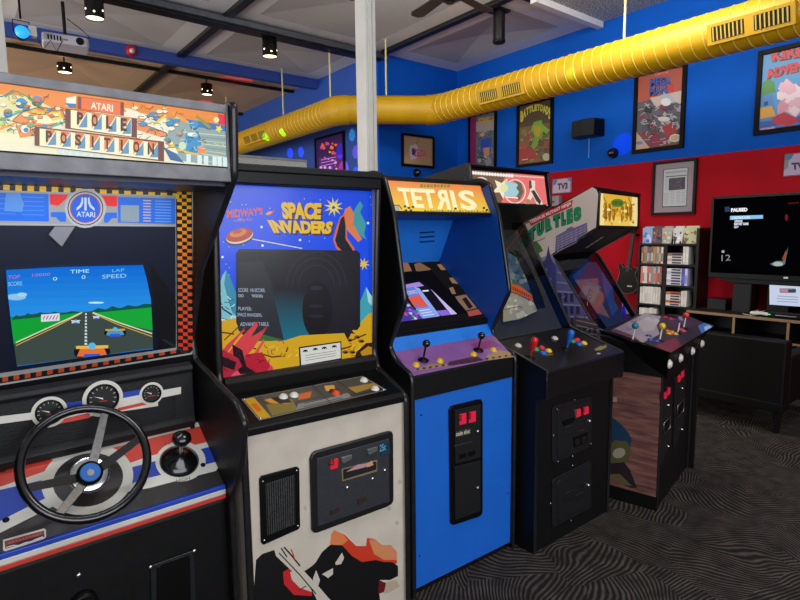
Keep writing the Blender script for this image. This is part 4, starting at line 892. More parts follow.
a = Art(F3, (0, -.0146, .5), (0, -1, 0)); a.poly([(455.5, 431.5), (470.5, 428), (470.5, 434), (455.5, 437.5)], '#3a3835'); a.text('coin slot', [(456, 432), (470, 428.8), (470, 433), (456, 436.4)], '#c8c0ac', .03); a.line([(454, 446), (472, 441.5)], .5, '#4a4a4a'); a.obj('door_lettering', PRINT, d1)
for q in ([(457, 453.5), (464, 451.7), (464, 456), (457, 458)], [(466, 451.2), (473, 449.4), (473, 454), (466, 455.8)]): front_plate(q, .016, 'coin_return', BLACKPLA, par=d1, hit=fp, bev=.001)
for p, par in (((475.5, 430.5), d1), ((475.5, 486.5), d2)): B().lathe(fp(*p)+D_*.014, (0, -1, 0), [(0, .008), (.005, .0075), (.007, .005), (.0071, 0)], 14).obj('lock', CHROME, par)
for p in ((507.5, 493), (419.5, 556), (421, 415)): screw(r, fp(*p)+D_*.0, rad=.004, m=BLACKPLA)

# ================================================================== 4  BLACK FOUR-BUTTON CABINET
F4 = Frame((2.060, 1.597, 0), .3); W = .66
F4.xr = (.019, .641)
r = root('multi_game_cabinet', F4, 'black arcade cabinet with red and blue bat joysticks and brown and pink backlit marquee', 'arcade machine')
prof = [(0, 0), (0, .765), (-.055, .785), (-.055, .918), (.262, 1.012), (.275, 1.03), (.612, 1.592), (.62, 1.61), (.425, 1.700), (.42, 1.72), (.448, 1.895), (.47, 1.905)]+[(.80, 1.86), (.80, 0)]
side_panels(r, prof, W, BLACKWOOD, mlast=-2, mold=mat('black_edge_strip', '#1e1e1f', .35, var=.2))
x0, x1 = .018, W-.018
B().box(x0, x1, .004, .022, 0, .79).obj('front_panel', BLACKWOOD, r)
B().box(x0, x1, .78, .795, .02, 1.84).obj('rear_panel', BLACKWOOD, r)
B().slab([(x0, .45, 1.89), (x1, .45, 1.89), (x1, .79, 1.85), (x0, .79, 1.85)], (0, 0, .01)).obj('top_panel', BLACKWOOD, r)
B().prism([(-.06, .787), (-.062, .912), (-.055, .918), (.262, 1.010), (.262, .95), (-.02, .787)], .001, W-.001).obj('control_panel', mat('black_control_top', '#141415', .28, var=.2, scale=30), r, bevel=.004)
B().slab([(x0, .42, 1.702), (x1, .42, 1.702), (x1, .612, 1.608), (x0, .612, 1.608)], (0, .004, .010)).obj('speaker_panel', BLACKWOOD, r)
# recess behind the glass
b = B(); b.slab([(x0, .30, .99), (x1, .30, .99), (x1, .72, 1.02), (x0, .72, 1.02)], (0, 0, .01)); b.box(x0, x1, .70, .71, 1.02, 1.62)
b.obj('monitor_recess', mat('matt_black_card', '#1c1c1a', .8, var=.1), r)
gq = [Vector((x0, .268, 1.02)), Vector((x1, .268, 1.02)), Vector((x1, .612, 1.597)), Vector((x0, .612, 1.597))]; gn = Vector((0, -(1.597-1.02), .612-.268)).normalized()
B().slab(gq, -gn*.004).obj('glass_cover', SMOKED, r)
cr = [p-gn*.10 for p in gq]
# curved tube bulging out of its black mask
b = B(); u_ = Vector((1, 0, 0)); v_ = (gq[3]-gq[0]).normalized(); ctr = (gq[0]+gq[2])/2-gn*.055; N = 10; vs = []; fs = []
for j in range(N+1):
    for i in range(N+1):
        s_, t_ = i/N*2-1, j/N*2-1; vs.append(ctr+u_*s_*.25+v_*t_*.19+gn*.03*(1-.5*s_*s_-.5*t_*t_))
for j in range(N):
    for i in range(N): fs.append((j*(N+1)+i, j*(N+1)+i+1, (j+1)*(N+1)+i+1, (j+1)*(N+1)+i))
b.add(vs, fs, True); b.obj('picture_tube', mat('dark_tube_glass', '#20241f', .12, var=0), r)
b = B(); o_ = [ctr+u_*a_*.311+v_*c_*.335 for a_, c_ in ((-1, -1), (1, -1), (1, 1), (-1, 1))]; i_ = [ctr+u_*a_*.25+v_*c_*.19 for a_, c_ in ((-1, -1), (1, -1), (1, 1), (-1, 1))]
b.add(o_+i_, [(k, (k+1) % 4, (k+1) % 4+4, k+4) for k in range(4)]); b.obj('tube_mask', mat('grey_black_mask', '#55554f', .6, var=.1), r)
a = Art(F4, ctr+gn*.034, gn, clip=[(504, 250), (516, 257), (527, 280), (537, 311), (520, 319), (503, 322)])  # dim tube picture; poster reflections in the glass are painted into its colours
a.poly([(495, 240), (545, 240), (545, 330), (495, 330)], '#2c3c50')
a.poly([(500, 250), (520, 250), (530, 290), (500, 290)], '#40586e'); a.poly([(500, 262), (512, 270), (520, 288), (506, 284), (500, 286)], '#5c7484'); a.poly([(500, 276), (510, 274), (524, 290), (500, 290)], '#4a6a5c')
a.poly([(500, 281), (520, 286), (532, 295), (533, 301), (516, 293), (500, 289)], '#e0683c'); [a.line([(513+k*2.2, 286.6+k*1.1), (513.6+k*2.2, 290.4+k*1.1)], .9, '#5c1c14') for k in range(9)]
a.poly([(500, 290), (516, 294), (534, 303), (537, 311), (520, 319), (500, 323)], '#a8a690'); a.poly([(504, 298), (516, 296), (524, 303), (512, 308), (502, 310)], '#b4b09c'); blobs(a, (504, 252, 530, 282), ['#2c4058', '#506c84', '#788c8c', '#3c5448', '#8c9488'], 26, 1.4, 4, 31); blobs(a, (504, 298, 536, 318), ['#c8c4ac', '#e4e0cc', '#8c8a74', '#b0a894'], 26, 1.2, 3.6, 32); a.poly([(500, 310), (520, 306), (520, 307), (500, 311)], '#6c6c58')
a.obj('screen_or_reflection_art', SCREEN, r, label='dim picture with orange band and painted poster reflections')
a = Art(F4, gq[0]-gn*.050, gn); a.poly([(528, 276), (536, 274), (546, 292), (538, 300), (531, 290)], '#6a5c2c'); a.obj('bezel_card', PRINT, r)
# marquee
b = B(); b.box(x0, x1, .43, .60, 1.888, 1.897); b.obj('marquee_top', BLACKPLA, r)
mq0, mq1 = Vector((0, .424, 1.712)), Vector((0, .449, 1.885)); nn = Vector((0, -(mq1.z-mq0.z), mq1.y-mq0.y)).normalized()
B().slab([(x0, mq0.y, mq0.z), (x1, mq0.y, mq0.z), (x1, mq1.y, mq1.z), (x0, mq1.y, mq1.z)], -nn*.02).obj('marquee_box', BLACKPLA, r)
a = Art(F4, mq0, nn, clip=[(466.5, 169.5), (544, 176), (547.5, 204.8), (462, 202.5)]); a.k = 8
a.poly([(455, 160), (560, 160), (560, 215), (455, 215)], '#7a5c44')
a.poly([(508, 170), (550, 170), (550, 210), (498, 210), (503, 198), (501, 186)], '#ec7470')
a.ell(481, 183, 7, 6, '#e8d8c4'); a.ell(481, 184.5, 6, 6, '#7a5c44')
a.ell(515, 191.5, 11, 12.4, '#f0dcc8'); a.ell(515, 191.5, 9.8, 11.2, '#e8746c')
a.star(502, 188, 11, 5, 5, '#f4ecc8'); a.poly([(505, 181), (519, 184), (520, 197), (504, 196)], '#a8d0d8'); a.poly([(513, 180), (521, 183), (523.5, 192), (519, 201), (516, 197), (519, 192), (516, 188), (518, 185)], '#6c6450')
a.ell(504, 188, 4, 4, '#e8e4a8'); a.line([(505, 197), (518, 198)], 1.2, '#f8f0e8')
for i in range(16): a.ell(470+i*2.8, 172.6+.22*i, 1.6, 1.8, '#f8f0e8', n=8); a.k -= 1
for i in range(24): a.ell(512+i*1.4, 175.6+.1*i, .6, .8, '#f4dcd4', n=6); a.k -= 1
a.k += 1
a.poly([(530, 180), (535, 181), (535, 190), (541, 200), (543, 205), (537, 205), (533, 196), (527, 205), (525, 203), (530, 192)], '#e8dcc8'); a.poly([(529, 181), (531, 180), (532, 188), (529, 189)], '#5c4a3c'); a.poly([(531, 191), (534, 190), (541, 201), (540, 205), (536, 201)], '#3c3c34'); a.ell(528, 202, 2.5, 3, '#b08a5c')
a.obj('marquee_art', BACKLIT, r, label='brown and pink backlit panel with pale star')
for p in ((511, 226),): pass
for px, py in ((547.3, 172.5), (549, 205.5)): screw(r, F4.hit(px, py, (x1+.02, .5, 1.7), (1, 0, 0)) if False else F4.hit(px-2, py, mq0+nn*.001, nn), nn, .006)
# controls
cq0, cq1 = Vector((0, -.055, .9185)), Vector((0, .262, 1.0108)); cn = Vector((0, -(cq1.z-cq0.z), cq1.y-cq0.y)).normalized(); cp = lambda x, y: F4.hit(x, y, cq0, cn)
REDB = mat('red_bat', '#d81e28', .25, var=0); BLUB = mat('blue_bat', '#2468c8', .25, var=0)
joystick(r, cp(530, 357.5), cn, REDB, REDB, .085, bat=True); joystick(r, cp(566.5, 349), cn, BLUB, BLUB, .085, bat=True)
for x, y, c in ((518.2, 345.8, '#dcd8cc'), (554.8, 338.5, '#dcd8cc'), (536, 349.5, '#1e9a58'), (541.8, 348, '#d8283c'), (543.3, 353.2, '#2468c8'), (548.6, 351, '#e8c028'), (572.6, 341.3, '#1e9a58'), (577, 340, '#d8283c'), (579, 344.3, '#2468c8'), (584, 343.3, '#e8c028')): button(r, cp(x, y), cn, c, .0145)
a = Art(F4, cq0, cn); a.k = 8
a.poly([(594, 349.6), (600, 346), (604.5, 346), (605.5, 343), (607, 343.4), (606, 348), (600, 350.4), (596, 350.6)], '#8c8440'); a.poly([(546, 355), (553, 353.6), (553, 354.6), (546, 356)], '#8a5a28'); a.ell(598.6, 353.6, 2, .8, '#b8b89c')
a.obj('control_sticker', PRINT, r)
for p in ((571, 362.5),): pass
# doors
fp = lambda x, y: F4.hit(x, y, (0, .004, .5), (0, -1, 0))
def stamped(q, dep, name, par=None):
    return front_plate(rr_px(q, .35), dep, name, DARKMET, par=par, hit=fp, bev=.003)
d1 = stamped([(551.5, 406), (591, 395.5), (590.5, 446), (551.5, 464)], .006, 'coin_door'); dd = stamped([(556, 408.5), (588.5, 399.5), (588, 441), (556, 459)], .011, 'door_plate', d1)
coin_buttons([[(573, 409.3), (578, 408), (578.5, 415), (574, 416.8)], [(581, 407), (586, 405.6), (586.2, 412.6), (581.6, 414.4)]], dd, .016, fp, F4, .004)
front_plate([(571.4, 409), (572.6, 408.6), (574, 417), (573, 417.6)], .017, 'button_bezel', STEEL, par=dd, hit=fp, bev=0)
front_plate([(560, 421), (571, 416.5), (572, 420.5), (562, 425)], .018, 'coin_slot', BLACKPLA, par=dd, hit=fp, bev=.001)
front_plate([(571, 437), (585, 431.5), (585, 441), (572, 447)], .016, 'coin_return', BLACKPLA, par=dd, hit=fp, bev=.002)
for q in ([(572.5, 439), (577, 437.2), (577, 443), (573, 445)], [(579, 436.6), (583.6, 434.8), (583.6, 440.8), (579, 442.6)]): front_plate(q, .0165, 'return_flap', mat('flap_black', '#080808', .6, var=0), par=dd, hit=fp, bev=0)
b = B(); b.tube([fp(562, 427)+D_*.0115, fp(583, 420)+D_*.0115, fp(583, 428)+D_*.0115, fp(562, 436)+D_*.0115], .0016, 6, close=True); b.obj('door_rib', DARKMET, dd)
e1 = stamped([(551.5, 479), (590.5, 459.5), (590.5, 507), (551.5, 528)], .006, 'cash_door'); e2 = stamped([(556, 480.5), (588, 464.5), (588, 503.5), (556, 522)], .010, 'door_plate', e1)
b = B(); b.tube([fp(563, 493)+D_*.011, fp(582, 484)+D_*.011, fp(582, 491)+D_*.011, fp(563, 501)+D_*.011], .0018, 6, close=True); b.obj('door_rib', DARKMET, e2)
for p, par in (((587.5, 420.5), dd), ((586.5, 484.5), e2)):
    k_ = B().lathe(fp(*p)+D_*.009, (0, -1, 0), [(0, .011), (.006, .010), (.010, .008), (.0102, 0)], 16).obj('lock', CHROME, par)
for p in ((552.5, 435), (573.5, 399.5), (556, 409), (590, 443.5), (571.5, 456), (557, 461), (571.5, 465), (549.5, 503), (570, 520)): screw(r, fp(*p)+D_*.006, rad=.0045, m=STEEL)

# ================================================================== 5  FOUR-PLAYER CABINET
F5 = Frame((2.926, 1.434, 0), 12.5); W = .748
F5.xr = (.019, .735)
r = root('four_player_arcade_cabinet', F5, 'large four-player arcade cabinet with city skyline side art and yellow backlit marquee', 'arcade machine')
WOODB = mat('brown_woodgrain_base', '#6a4a3c', .5, var=.25, scale=6)
def woodgrain():
    m = bpy.data.materials.new('reddish_brown_woodgrain'); m.use_nodes = True; nt = m.node_tree; b_ = nt.nodes['Principled BSDF']; tc = nt.nodes.new('ShaderNodeTexCoord'); mp = nt.nodes.new('ShaderNodeMapping'); mp.inputs['Scale'].default_value = (1, 1.5, 14)
    n = nt.nodes.new('ShaderNodeTexNoise'); n.inputs['Scale'].default_value = 3; n.inputs['Detail'].default_value = 6; n.inputs['Distortion'].default_value = .6
    r_ = nt.nodes.new('ShaderNodeValToRGB'); r_.color_ramp.elements[0].position = .32; r_.color_ramp.elements[1].position = .7; r_.color_ramp.elements[0].color = (*lin('#58363a'), 1); r_.color_ramp.elements[1].color = (*lin('#9c6a5a'), 1)
    nt.links.new(tc.outputs['Object'], mp.inputs[0]); nt.links.new(mp.outputs[0], n.inputs['Vector']); nt.links.new(n.outputs['Fac'], r_.inputs['Fac']); nt.links.new(r_.outputs['Color'], b_.inputs['Base Color']); b_.inputs['Roughness'].default_value = .45; return m
prof = [(0, 0), (0, .775), (-.02, .86), (.30, .955), (.342, .955), (.625, 1.386), (.652, 1.412), (.378, 1.572), (.372, 1.775), (.40, 1.808), (.664, 1.69), (.88, 1.56), (.90, 1.53), (.90, 0)]
side_panels(r, prof, W, BLACKWOOD, mlast=9, mold=mat('black_edge_strip', ''))
x0, x1 = .018, W-.018
B().plate([(-.0005, y, z) for y, z in [(.004, .08), (.004, .765), (.895, .765), (.895, .08)]], (-.001, 0, 0)).obj('side_lower_art', woodgrain(), r)
B().plate([(-.0005, y, z) for y, z in [(-.004, 0), (-.004, .08), (.90, .08), (.90, 0)]], (-.0015, 0, 0)).obj('side_base', BLACKWOOD, r)
a = Art(F5, (-.003, .5, 1.2), (-1, 0, 0)); a.fr = F5
sidepx = [(592.5, 187), (597, 189.5), (598.5, 194), (596.5, 227.5), (551, 255.5), (554, 260.5), (600, 336.5), (612, 350), (612, 374), (540, 374), (500, 330), (505, 222), (520, 230)]
# clip is not convex: cut the sky into the exact outline and keep later shapes inside it
a.poly([(592.5, 187.3), (596.5, 189.5), (598.3, 194), (596, 227.3), (550, 255), (549.6, 257.5), (554, 262), (600, 338), (603, 352), (603, 372), (536, 372), (512, 300), (508, 234)], '#d4c4b8')
a.poly([(512, 262), (528, 268), (540, 258), (552, 254), (556, 264), (600, 338), (603, 372), (536, 372), (516, 312)], '#8c84a8')
a.poly([(555, 252), (556, 236), (566, 230.5), (567, 228.4), (572, 226.4), (574, 228), (587, 222.5), (587.5, 232)], '#73688c')
for k in range(6):
    a.line([(557, 238.5+k*2.6-.0), (586, 226+k*2.3)], .7, '#a89cb4') if k < 3 else a.line([(557, 238.5+k*2.6), (577, 230+k*2.4)], .7, '#a89cb4'); a.k -= 1
for k in range(6): a.line([(560+k*4.6, 236.5-k*2), (560+k*4.6, 251-k*2.6)], .6, '#564c74'); a.k -= 1
a.k += 1
a.poly([(536, 290), (539, 268), (543, 262), (546, 259), (548.3, 245), (550.6, 257), (553, 262), (557, 266), (572, 292), (566, 300), (540, 304)], '#443f6c')
a.poly([(532, 262), (540, 268), (548, 264), (556, 266), (560, 276), (558, 300), (540, 300)], '#3f4280')
a.line([(540, 264), (547, 270), (543, 272), (551, 279), (548, 281)], .9, '#c8c8f0')
a.poly([(556, 263), (600, 337), (600, 345), (558, 318), (556, 290)], '#5c5888'); a.poly([(536, 300), (556, 300), (580, 305), (598, 336), (603, 372), (548, 372)], '#57537e')
for j, y in enumerate((272, 282, 291, 304, 316, 329)):
    xr = 554+(y-258)*.60; a.line([(557, y), (xr-1, y+1.5)], 1.3, '#8a86a8'); a.k -= 1
for y0_, y1_ in ((293, 302), (306, 314), (318, 327)):
    for k in range(6):
        x = 558+k*6; 
        if x+3.6 < 554+(y0_-260)*.60: a.poly([(x, y0_), (x+3.6, y0_+.3), (x+3.6, y1_+.3), (x, y1_)], '#2a2a4a'); a.k -= 1
a.poly([(540, 316), (560, 313), (594, 330), (598, 338), (603, 372), (546, 372)], '#55463e'); a.poly([(574, 316), (596, 322), (599, 337), (603, 352), (574, 346)], '#4a3c40')
for k in range(4): a.line([(576, 320+k*5), (597, 325+k*5)], 1, '#8c7c7c'); a.k -= 1
for k in range(4): a.poly([(578+k*5, 327), (581+k*5, 328), (581+k*5, 340), (578+k*5, 339)], '#241e2c'); a.k -= 1
a.poly([(562, 318), (570, 315), (572, 330), (562, 334)], '#6a5844')
scribble(a, (540, 296, 600, 345), 26, '#2c2848', .6, 91, 6); scribble(a, (540, 296, 600, 345), 18, '#a8a0bc', .5, 92, 5)
# banner and title
a.poly([(549, 210), (573, 199.6), (572, 206.5), (551, 216)], '#c83038'); a.poly([(528, 220), (549, 210.4), (551, 216), (531, 226)], '#c83038')
a.text('TEENAGE MUTANT NINJA', [(529, 220.6), (571.5, 201.2), (571, 205.6), (531, 224.6)], '#f4e4dc', .04)
for dx, dy, c, bo in ((.0, .0, '#0d2a1c', .16), (-.2, -.3, '#1f8a58', .07)):
    n_ = 'TURTLES'; xs = [528.5, 536.5, 545, 553, 561, 566.5, 573.5, 582]; ya = [231, 224.5, 219.5, 216, 213, 210.5, 207.6, 206.6]; yb = [244.5, 238, 233, 229, 226.5, 225, 222.6, 219.5]
    for i, ch in enumerate(n_):
        a.text(ch, [(xs[i]+dx, ya[i]+dy), (xs[i+1]-.7+dx, ya[i+1]+dy), (xs[i+1]-.3+dx, yb[i+1]+dy), (xs[i]+.6+dx, yb[i]+dy)], c, bo); a.k -= 1
    a.k += 2
a.poly([(536, 241), (541, 246), (543, 251), (539, 253), (533, 248), (529, 243)], '#56703c'); a.line([(531, 244), (545, 238)], .8, '#4a5a3c')
a.obj('side_art', PRINT, r, label='city skyline with lettering under green title')
a = Art(F5, (-.0035, .5, .4), (-1, 0, 0), clip=[(608, 375), (656, 379), (653, 497), (608, 478)])
a.poly([(607, 416), (612, 417), (622, 425), (628, 432), (632, 440), (630, 447), (624, 441), (615, 440), (607, 446)], '#1f3f5c')
a.poly([(607, 446), (615, 441), (626, 441), (631, 448), (630, 458), (624, 463), (607, 464)], '#5c5a34'); a.ell(619, 453, 6.5, 5, '#a89c8c', -20); a.poly([(607, 464), (624, 462), (630, 470), (637, 488), (628, 488), (616, 480), (607, 476)], '#2a2226'); a.poly([(607, 474), (620, 474), (632, 486), (607, 482)], '#6a5c3c')
a.obj('side_sticker_art', PRINT, r)
a = Art(F5, (-.0035, .5, .4), (-1, 0, 0)); a.poly([(609, 397), (617, 397.5), (617, 402), (609, 401.5)], '#a89684'); a.obj('serial_label', PRINT, r)
# front, rear, top, inside
B().box(x0, x1, .006, .02, 0, .80).obj('front_panel', BLACKWOOD, r)
B().box(x0, x1, .885, .897, .02, 1.53).obj('rear_panel', BLACKWOOD, r)
B().slab([(x0, .40, 1.795), (x1, .40, 1.795), (x1, .664, 1.678), (x0, .664, 1.678)], (0, 0, .01)).obj('top_panel', BLACKWOOD, r)
B().slab([(x0, .378, 1.575), (x1, .378, 1.575), (x1, .650, 1.417), (x0, .650, 1.417)], (0, .004, .012)).obj('speaker_panel', BLACKWOOD, r)
a = Art(F5, (0, .514, 1.496), Vector((0, -.158, -.272))); a.k = 6
for k in range(4): a.poly([(585+k*4.4, 248.5-k*2.9), (589+k*4.4, 247-k*2.9), (590.6+k*4.4, 245-k*2.9), (586.6+k*4.4, 246.6-k*2.9)], '#a8a49c')
a.obj('speaker_slots', PRINT, r)
gq = [Vector((x0, .345, .962)), Vector((x1, .345, .962)), Vector((x1, .648, 1.408)), Vector((x0, .648, 1.408))]; gn = Vector((0, -(1.408-.962), .648-.345)).normalized()
B().slab(gq, -gn*.004).obj('glass_cover', SMOKED, r)
B().slab([p-gn*.075 for p in gq], -gn*.01).obj('monitor_mask', mat('grey_black_mask', ''), r)
b = B(); v_ = (gq[3]-gq[0]).normalized(); ctr = (gq[0]+gq[2])/2-gn*.072; vs = []; fs = []
for j in range(N+1):
    for i in range(N+1):
        s_, t_ = i/N*2-1, j/N*2-1; vs.append(ctr+u_*s_*.26+v_*t_*.19+gn*.035*(1-.5*s_*s_-.5*t_*t_))
for j in range(N):
    for i in range(N): fs.append((j*(N+1)+i, j*(N+1)+i+1, (j+1)*(N+1)+i+1, (j+1)*(N+1)+i))
b.add(vs, fs, True); b.obj('picture_tube', mat('dark_tube_glass', ''), r)
a = Art(F5, ctr+gn*.04, gn, clip=[(588, 262), (610, 262), (650, 310), (608, 330), (572, 276)])  # reflections of wall, sign and glow painted into this glowing tube picture
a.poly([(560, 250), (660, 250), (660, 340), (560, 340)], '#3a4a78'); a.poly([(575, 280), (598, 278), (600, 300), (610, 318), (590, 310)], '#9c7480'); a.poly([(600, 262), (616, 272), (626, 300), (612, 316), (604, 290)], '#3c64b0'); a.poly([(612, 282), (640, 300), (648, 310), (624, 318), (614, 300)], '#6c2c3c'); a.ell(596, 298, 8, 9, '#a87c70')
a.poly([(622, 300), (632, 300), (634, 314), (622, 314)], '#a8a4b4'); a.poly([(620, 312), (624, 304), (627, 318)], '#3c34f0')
a.obj('screen_or_reflection_art', art_mat('dim_screen_reflections', .15, .55, .05), r, label='dim blue and pink picture with painted glass reflections')
# marquee
mq0 = Vector((0, .371, 1.68)); nn = Vector((0, -1, 0))
b = B(); b.box(x0, x1, .366, .40, 1.784, 1.80); b.box(x0, x1, .366, .40, 1.566, 1.580); b.box(x1-.012, x1+.01, .362, .40, 1.57, 1.80); b.obj('marquee_frame', BLACKPLA, r, bevel=.002)
B().box(x0, x1, .374, .385, 1.575, 1.79).obj('marquee_box', BLACKPLA, r)
a = Art(F5, mq0, nn, clip=[(600, 193), (637.5, 197.5), (637.5, 226.2), (599.5, 225.2)])
a.poly([(595, 185), (645, 185), (645, 235), (595, 235)], '#e8b83c')
a.poly([(598, 193), (603, 193), (605, 226), (598, 226)], '#fbe49c'); a.poly([(632, 196), (638, 197), (638, 227), (633, 227)], '#fbe49c'); a.poly([(604, 216), (633, 217), (633, 227), (604, 227)], '#f4d060')
for x in (604.5, 608.5, 612.5, 621, 625.5, 629.5): a.poly([(x, 204), (x+1.8, 203), (x+3, 208), (x+2.2, 220), (x+.2, 222), (x-.6, 212)], '#9c6a1c'); a.k -= 1
a.k += 1
blobs(a, (603, 202, 634, 224), ['#b8801c', '#8c5c18', '#f4d468', '#d89c28', '#fbe8a0', '#7c6a20'], 60, .8, 2.2, 51); a.ell(617, 203, 6.5, 4.2, '#5c8428'); a.text('TURTLES', [(612, 201), (622, 201.6), (622, 205.2), (612, 204.8)], '#204a18', .03)
a.line([(603, 197), (606, 203), (604, 212)], .8, '#8a5a18'); a.line([(628, 197), (631, 206)], .8, '#8a5a18')
a.obj('marquee_art', art_mat('bright_backlit_sign', .35, .78, .2), r, label='yellow backlit panel')
for px, py in ((633, 230.6),): pass
# control deck
T = [Vector((-.11, -.06, .925)), Vector((.95, -.075, .932)), Vector((.90, .20, .985)), Vector((.74, .345, .992)), Vector((.02, .345, .985))]
b = B(); Bm = [Vector((-.015, -.03, .765)), Vector((.80, -.04, .85)), Vector((.80, .15, .85)), Vector((.75, .30, .80)), Vector((.0, .30, .765))]
top_in = [t+Vector((.02 if t.x < .4 else -.02, .012, -.014)) for t in T]
b.add(top_in+Bm, [(0, 1, 2, 3, 4), (9, 8, 7, 6, 5)]+[(k, (k+1) % 5, (k+1) % 5+5, k+5) for k in range(5)]); b.obj('control_housing', BLACKWOOD, r, bevel=.003)
b = B(); b.plate([t+Vector((0, 0, -.012)) for t in T], (0, 0, .012)); b.obj('control_deck', BLACKPLA, r, bevel=.002)
dn = (T[1]-T[0]).cross(T[4]-T[0]).normalized(); cp = lambda x, y: F5.hit(x, y, T[0]+dn*.002, dn)
F5.xr = None; a = Art(F5, T[0]+dn*.0045, dn, clip=[(610, 331), (645, 313), (660, 314), (690, 316.5), (713, 326.5), (671, 352.6)])
a.poly([(600, 300), (730, 300), (730, 360), (600, 360)], '#30242c')
a.poly([(608, 331), (646, 313), (662, 315), (656, 324), (660, 334), (640, 344)], '#a89ca8'); a.poly([(636, 322), (650, 316), (660, 320), (654, 330), (644, 332)], '#c4bcc0')
a.poly([(612, 330), (626, 323), (634, 330), (630, 338), (618, 336)], '#9c8c9c'); a.poly([(608, 331), (616, 329), (634, 336), (640, 341), (630, 341)], '#5c3444')
a.poly([(662, 342), (676, 338), (682, 346), (671, 352.6), (655, 347)], '#7c2434'); a.poly([(676, 332), (690, 328), (700, 334), (684, 344)], '#1c1a20'); a.poly([(655, 347), (671, 352.6), (668, 353.6), (650, 346)], '#d87838')
a.poly([(664, 314), (684, 316), (700, 322), (690, 328), (672, 326)], '#3c2844'); a.poly([(698, 326), (706, 322), (713, 326.5), (702, 334)], '#3c78c8'); a.poly([(704, 327), (709, 325), (712, 327), (705, 331)], '#a8c8e8')
scribble(a, (616, 318, 700, 346), 26, '#1c141c', .5, 93, 7); scribble(a, (616, 318, 700, 346), 22, '#d8c8d0', .4, 94, 6)
for k in range(4): a.line([(642+k*2, 317+k*3.6), (656+k, 316+k*3.4)], .5, '#4a3c44')
a.obj('deck_art', PRINT, r, label='multicoloured control deck print')
SHW = mat('white_shaft', '#d8d4cc', .3, var=0)
for bx, by, tx, ty, c in ((632.5, 341, 635, 329.5, '#1f7a98'), (659.5, 341, 661.5, 328, '#e0bc28'), (677.5, 333.5, 679.3, 323.5, '#7a5c8c'), (683.5, 328.5, 685.6, 318, '#d83c24')):
    p = cp(bx, by); n0 = Vector((0, -.15, 1)); t = None
    joystick(r, p, (0.06, -.12, 1), mat('ball_'+c[1:], c, .2, var=0), SHW, .085, .0185)
for x, y, c in ((648.5, 336.5, '#2c3c8c'), (650.5, 340.5, '#2c48a0'), (657, 341.5, '#2c48a0'), (669, 334, '#e0a828'), (672, 332.5, '#e8782c'), (675.5, 334.5, '#e0a828'), (667.5, 331.5, '#d86a24'), (665.5, 317.6, '#b82434'), (671.5, 319.5, '#c02838'), (683.5, 331.5, '#c83c58'), (680.5, 330, '#c83c58')): button(r, cp(x, y), dn, c, .015)
B().box(.738, .768, -.035, .03, 0, .80).obj('front_trim', BLACKWOOD, r, bevel=.002)
# front: four start buttons on the apron
an_ = Vector((0, -1, -.25)); A0 = Vector((0, -.04, .85))
for x, y in ((669, 364), (680, 358), (692, 351), (701.5, 343.5)): button(r, F5.hit(x, y, Vector((0, -.046, .85)), (0, -1, 0)), (0, -1, .0), '#e0dccc', .020, h=.014)
fp = lambda x, y: F5.hit(x, y, (0, .006, .5), (0, -1, 0))
for k, (xa, xb, ya, yb, ybb) in enumerate(((659.8, 671, 396, 386, 470), (674, 684.5, 380, 368, 452))):
    q = [(xa, ya-3), (xb, yb-1), (xb-1.5, ybb-30), (xa-1.5, ybb-2)]
    d_ = front_plate(q, .008, 'coin_door', DARKMET, hit=fp, bev=.002)
    cx = (xa+xb)/2; cy = (ya+yb)/2+3
    coin_buttons([[(cx-3, cy-1), (cx-1, cy-3), (cx-.8, cy+3), (cx-2.8, cy+5)], [(cx+.4, cy-5), (cx+2.4, cy-7), (cx+2.5, cy-1), (cx+.5, cy+1)]], d_, .014, fp, F5, .006)
    front_plate([(cx-4, cy+29), (cx+2.5, cy+22), (cx+2.3, cy+33), (cx-4, cy+40)], .012, 'coin_return', BLACKPLA, par=d_, hit=fp, bev=.001)
    b = B(); b.tube([fp(*p)+D_*.0125 for p in ((cx-4, cy+29), (cx+2.5, cy+22), (cx+2.3, cy+33), (cx-4, cy+40))], .002, 6, close=True); b.obj('return_rim', STEEL, d_)
    for dy in (11, 52): B().lathe(fp(cx+1.5, cy+dy)+D_*.008, (0, -1, 0), [(0, .008), (.006, .007), (.0061, 0)], 12).obj('lock', CHROME, d_)

# ================================================================== behind the row
F0 = WORLD
gx0, gx1 = 1.10, 1.56
t_ = root('grey_storage_cabinet', Frame((gx0, 2.82, 0)), 'grey speckled box top showing behind the space scene cabinet', 'cabinet')
FELT = mat('grey_speckled_felt', '#a4a29e', .9, var=.5, scale=220)
B().box(0, gx1-gx0, 0, .17, .0, 1.955).obj('body', FELT, t_); B().box(-.003, gx1-gx0+.003, -.003, .173, 1.955, 1.968).obj('lid', mat('grey_metal_frame', ''), t_, bevel=.002)

# ================================================================== yellow spiral duct
YEL = mat('yellow_duct_paint', '#c89a06', .5, var=.06, scale=3)
DR_ = .183; DZ = 3.20
dr = root('spiral_air_duct', Frame((0, 0, 0)), 'fat yellow spiral air duct running under the ceiling along the blue walls', 'duct')
xs_, xl = 5.17, 4.10; J1 = Vector((xs_, 5.74, DZ)); J2 = Vector((xl, 6.50, DZ)); dg = (J2-J1).normalized()
def seams(a, b_, step, par):
    a = Vector(a); d = (Vector(b_)-a); L_ = d.length; d.normalize(); n = int(L_/step); u = d.orthogonal().normalized(); v = d.cross(u); path = []
    for i in range(n*20+1):
        t = i/20; an = 2*pi*t; path.append(a+d*(t*step)+(u*cos(an)+v*sin(an))*(DR_+.001))
    B().tube(path, .0055, 5).obj('spiral_seam', mat('duct_seam', '#e0c450', .4, var=0), par)
def section(a, b_, seam=True):
    o = B().cyl(a, b_, DR_, n=40).obj('duct_section', YEL, dr)
    if seam: seams(a, b_, .104, o)
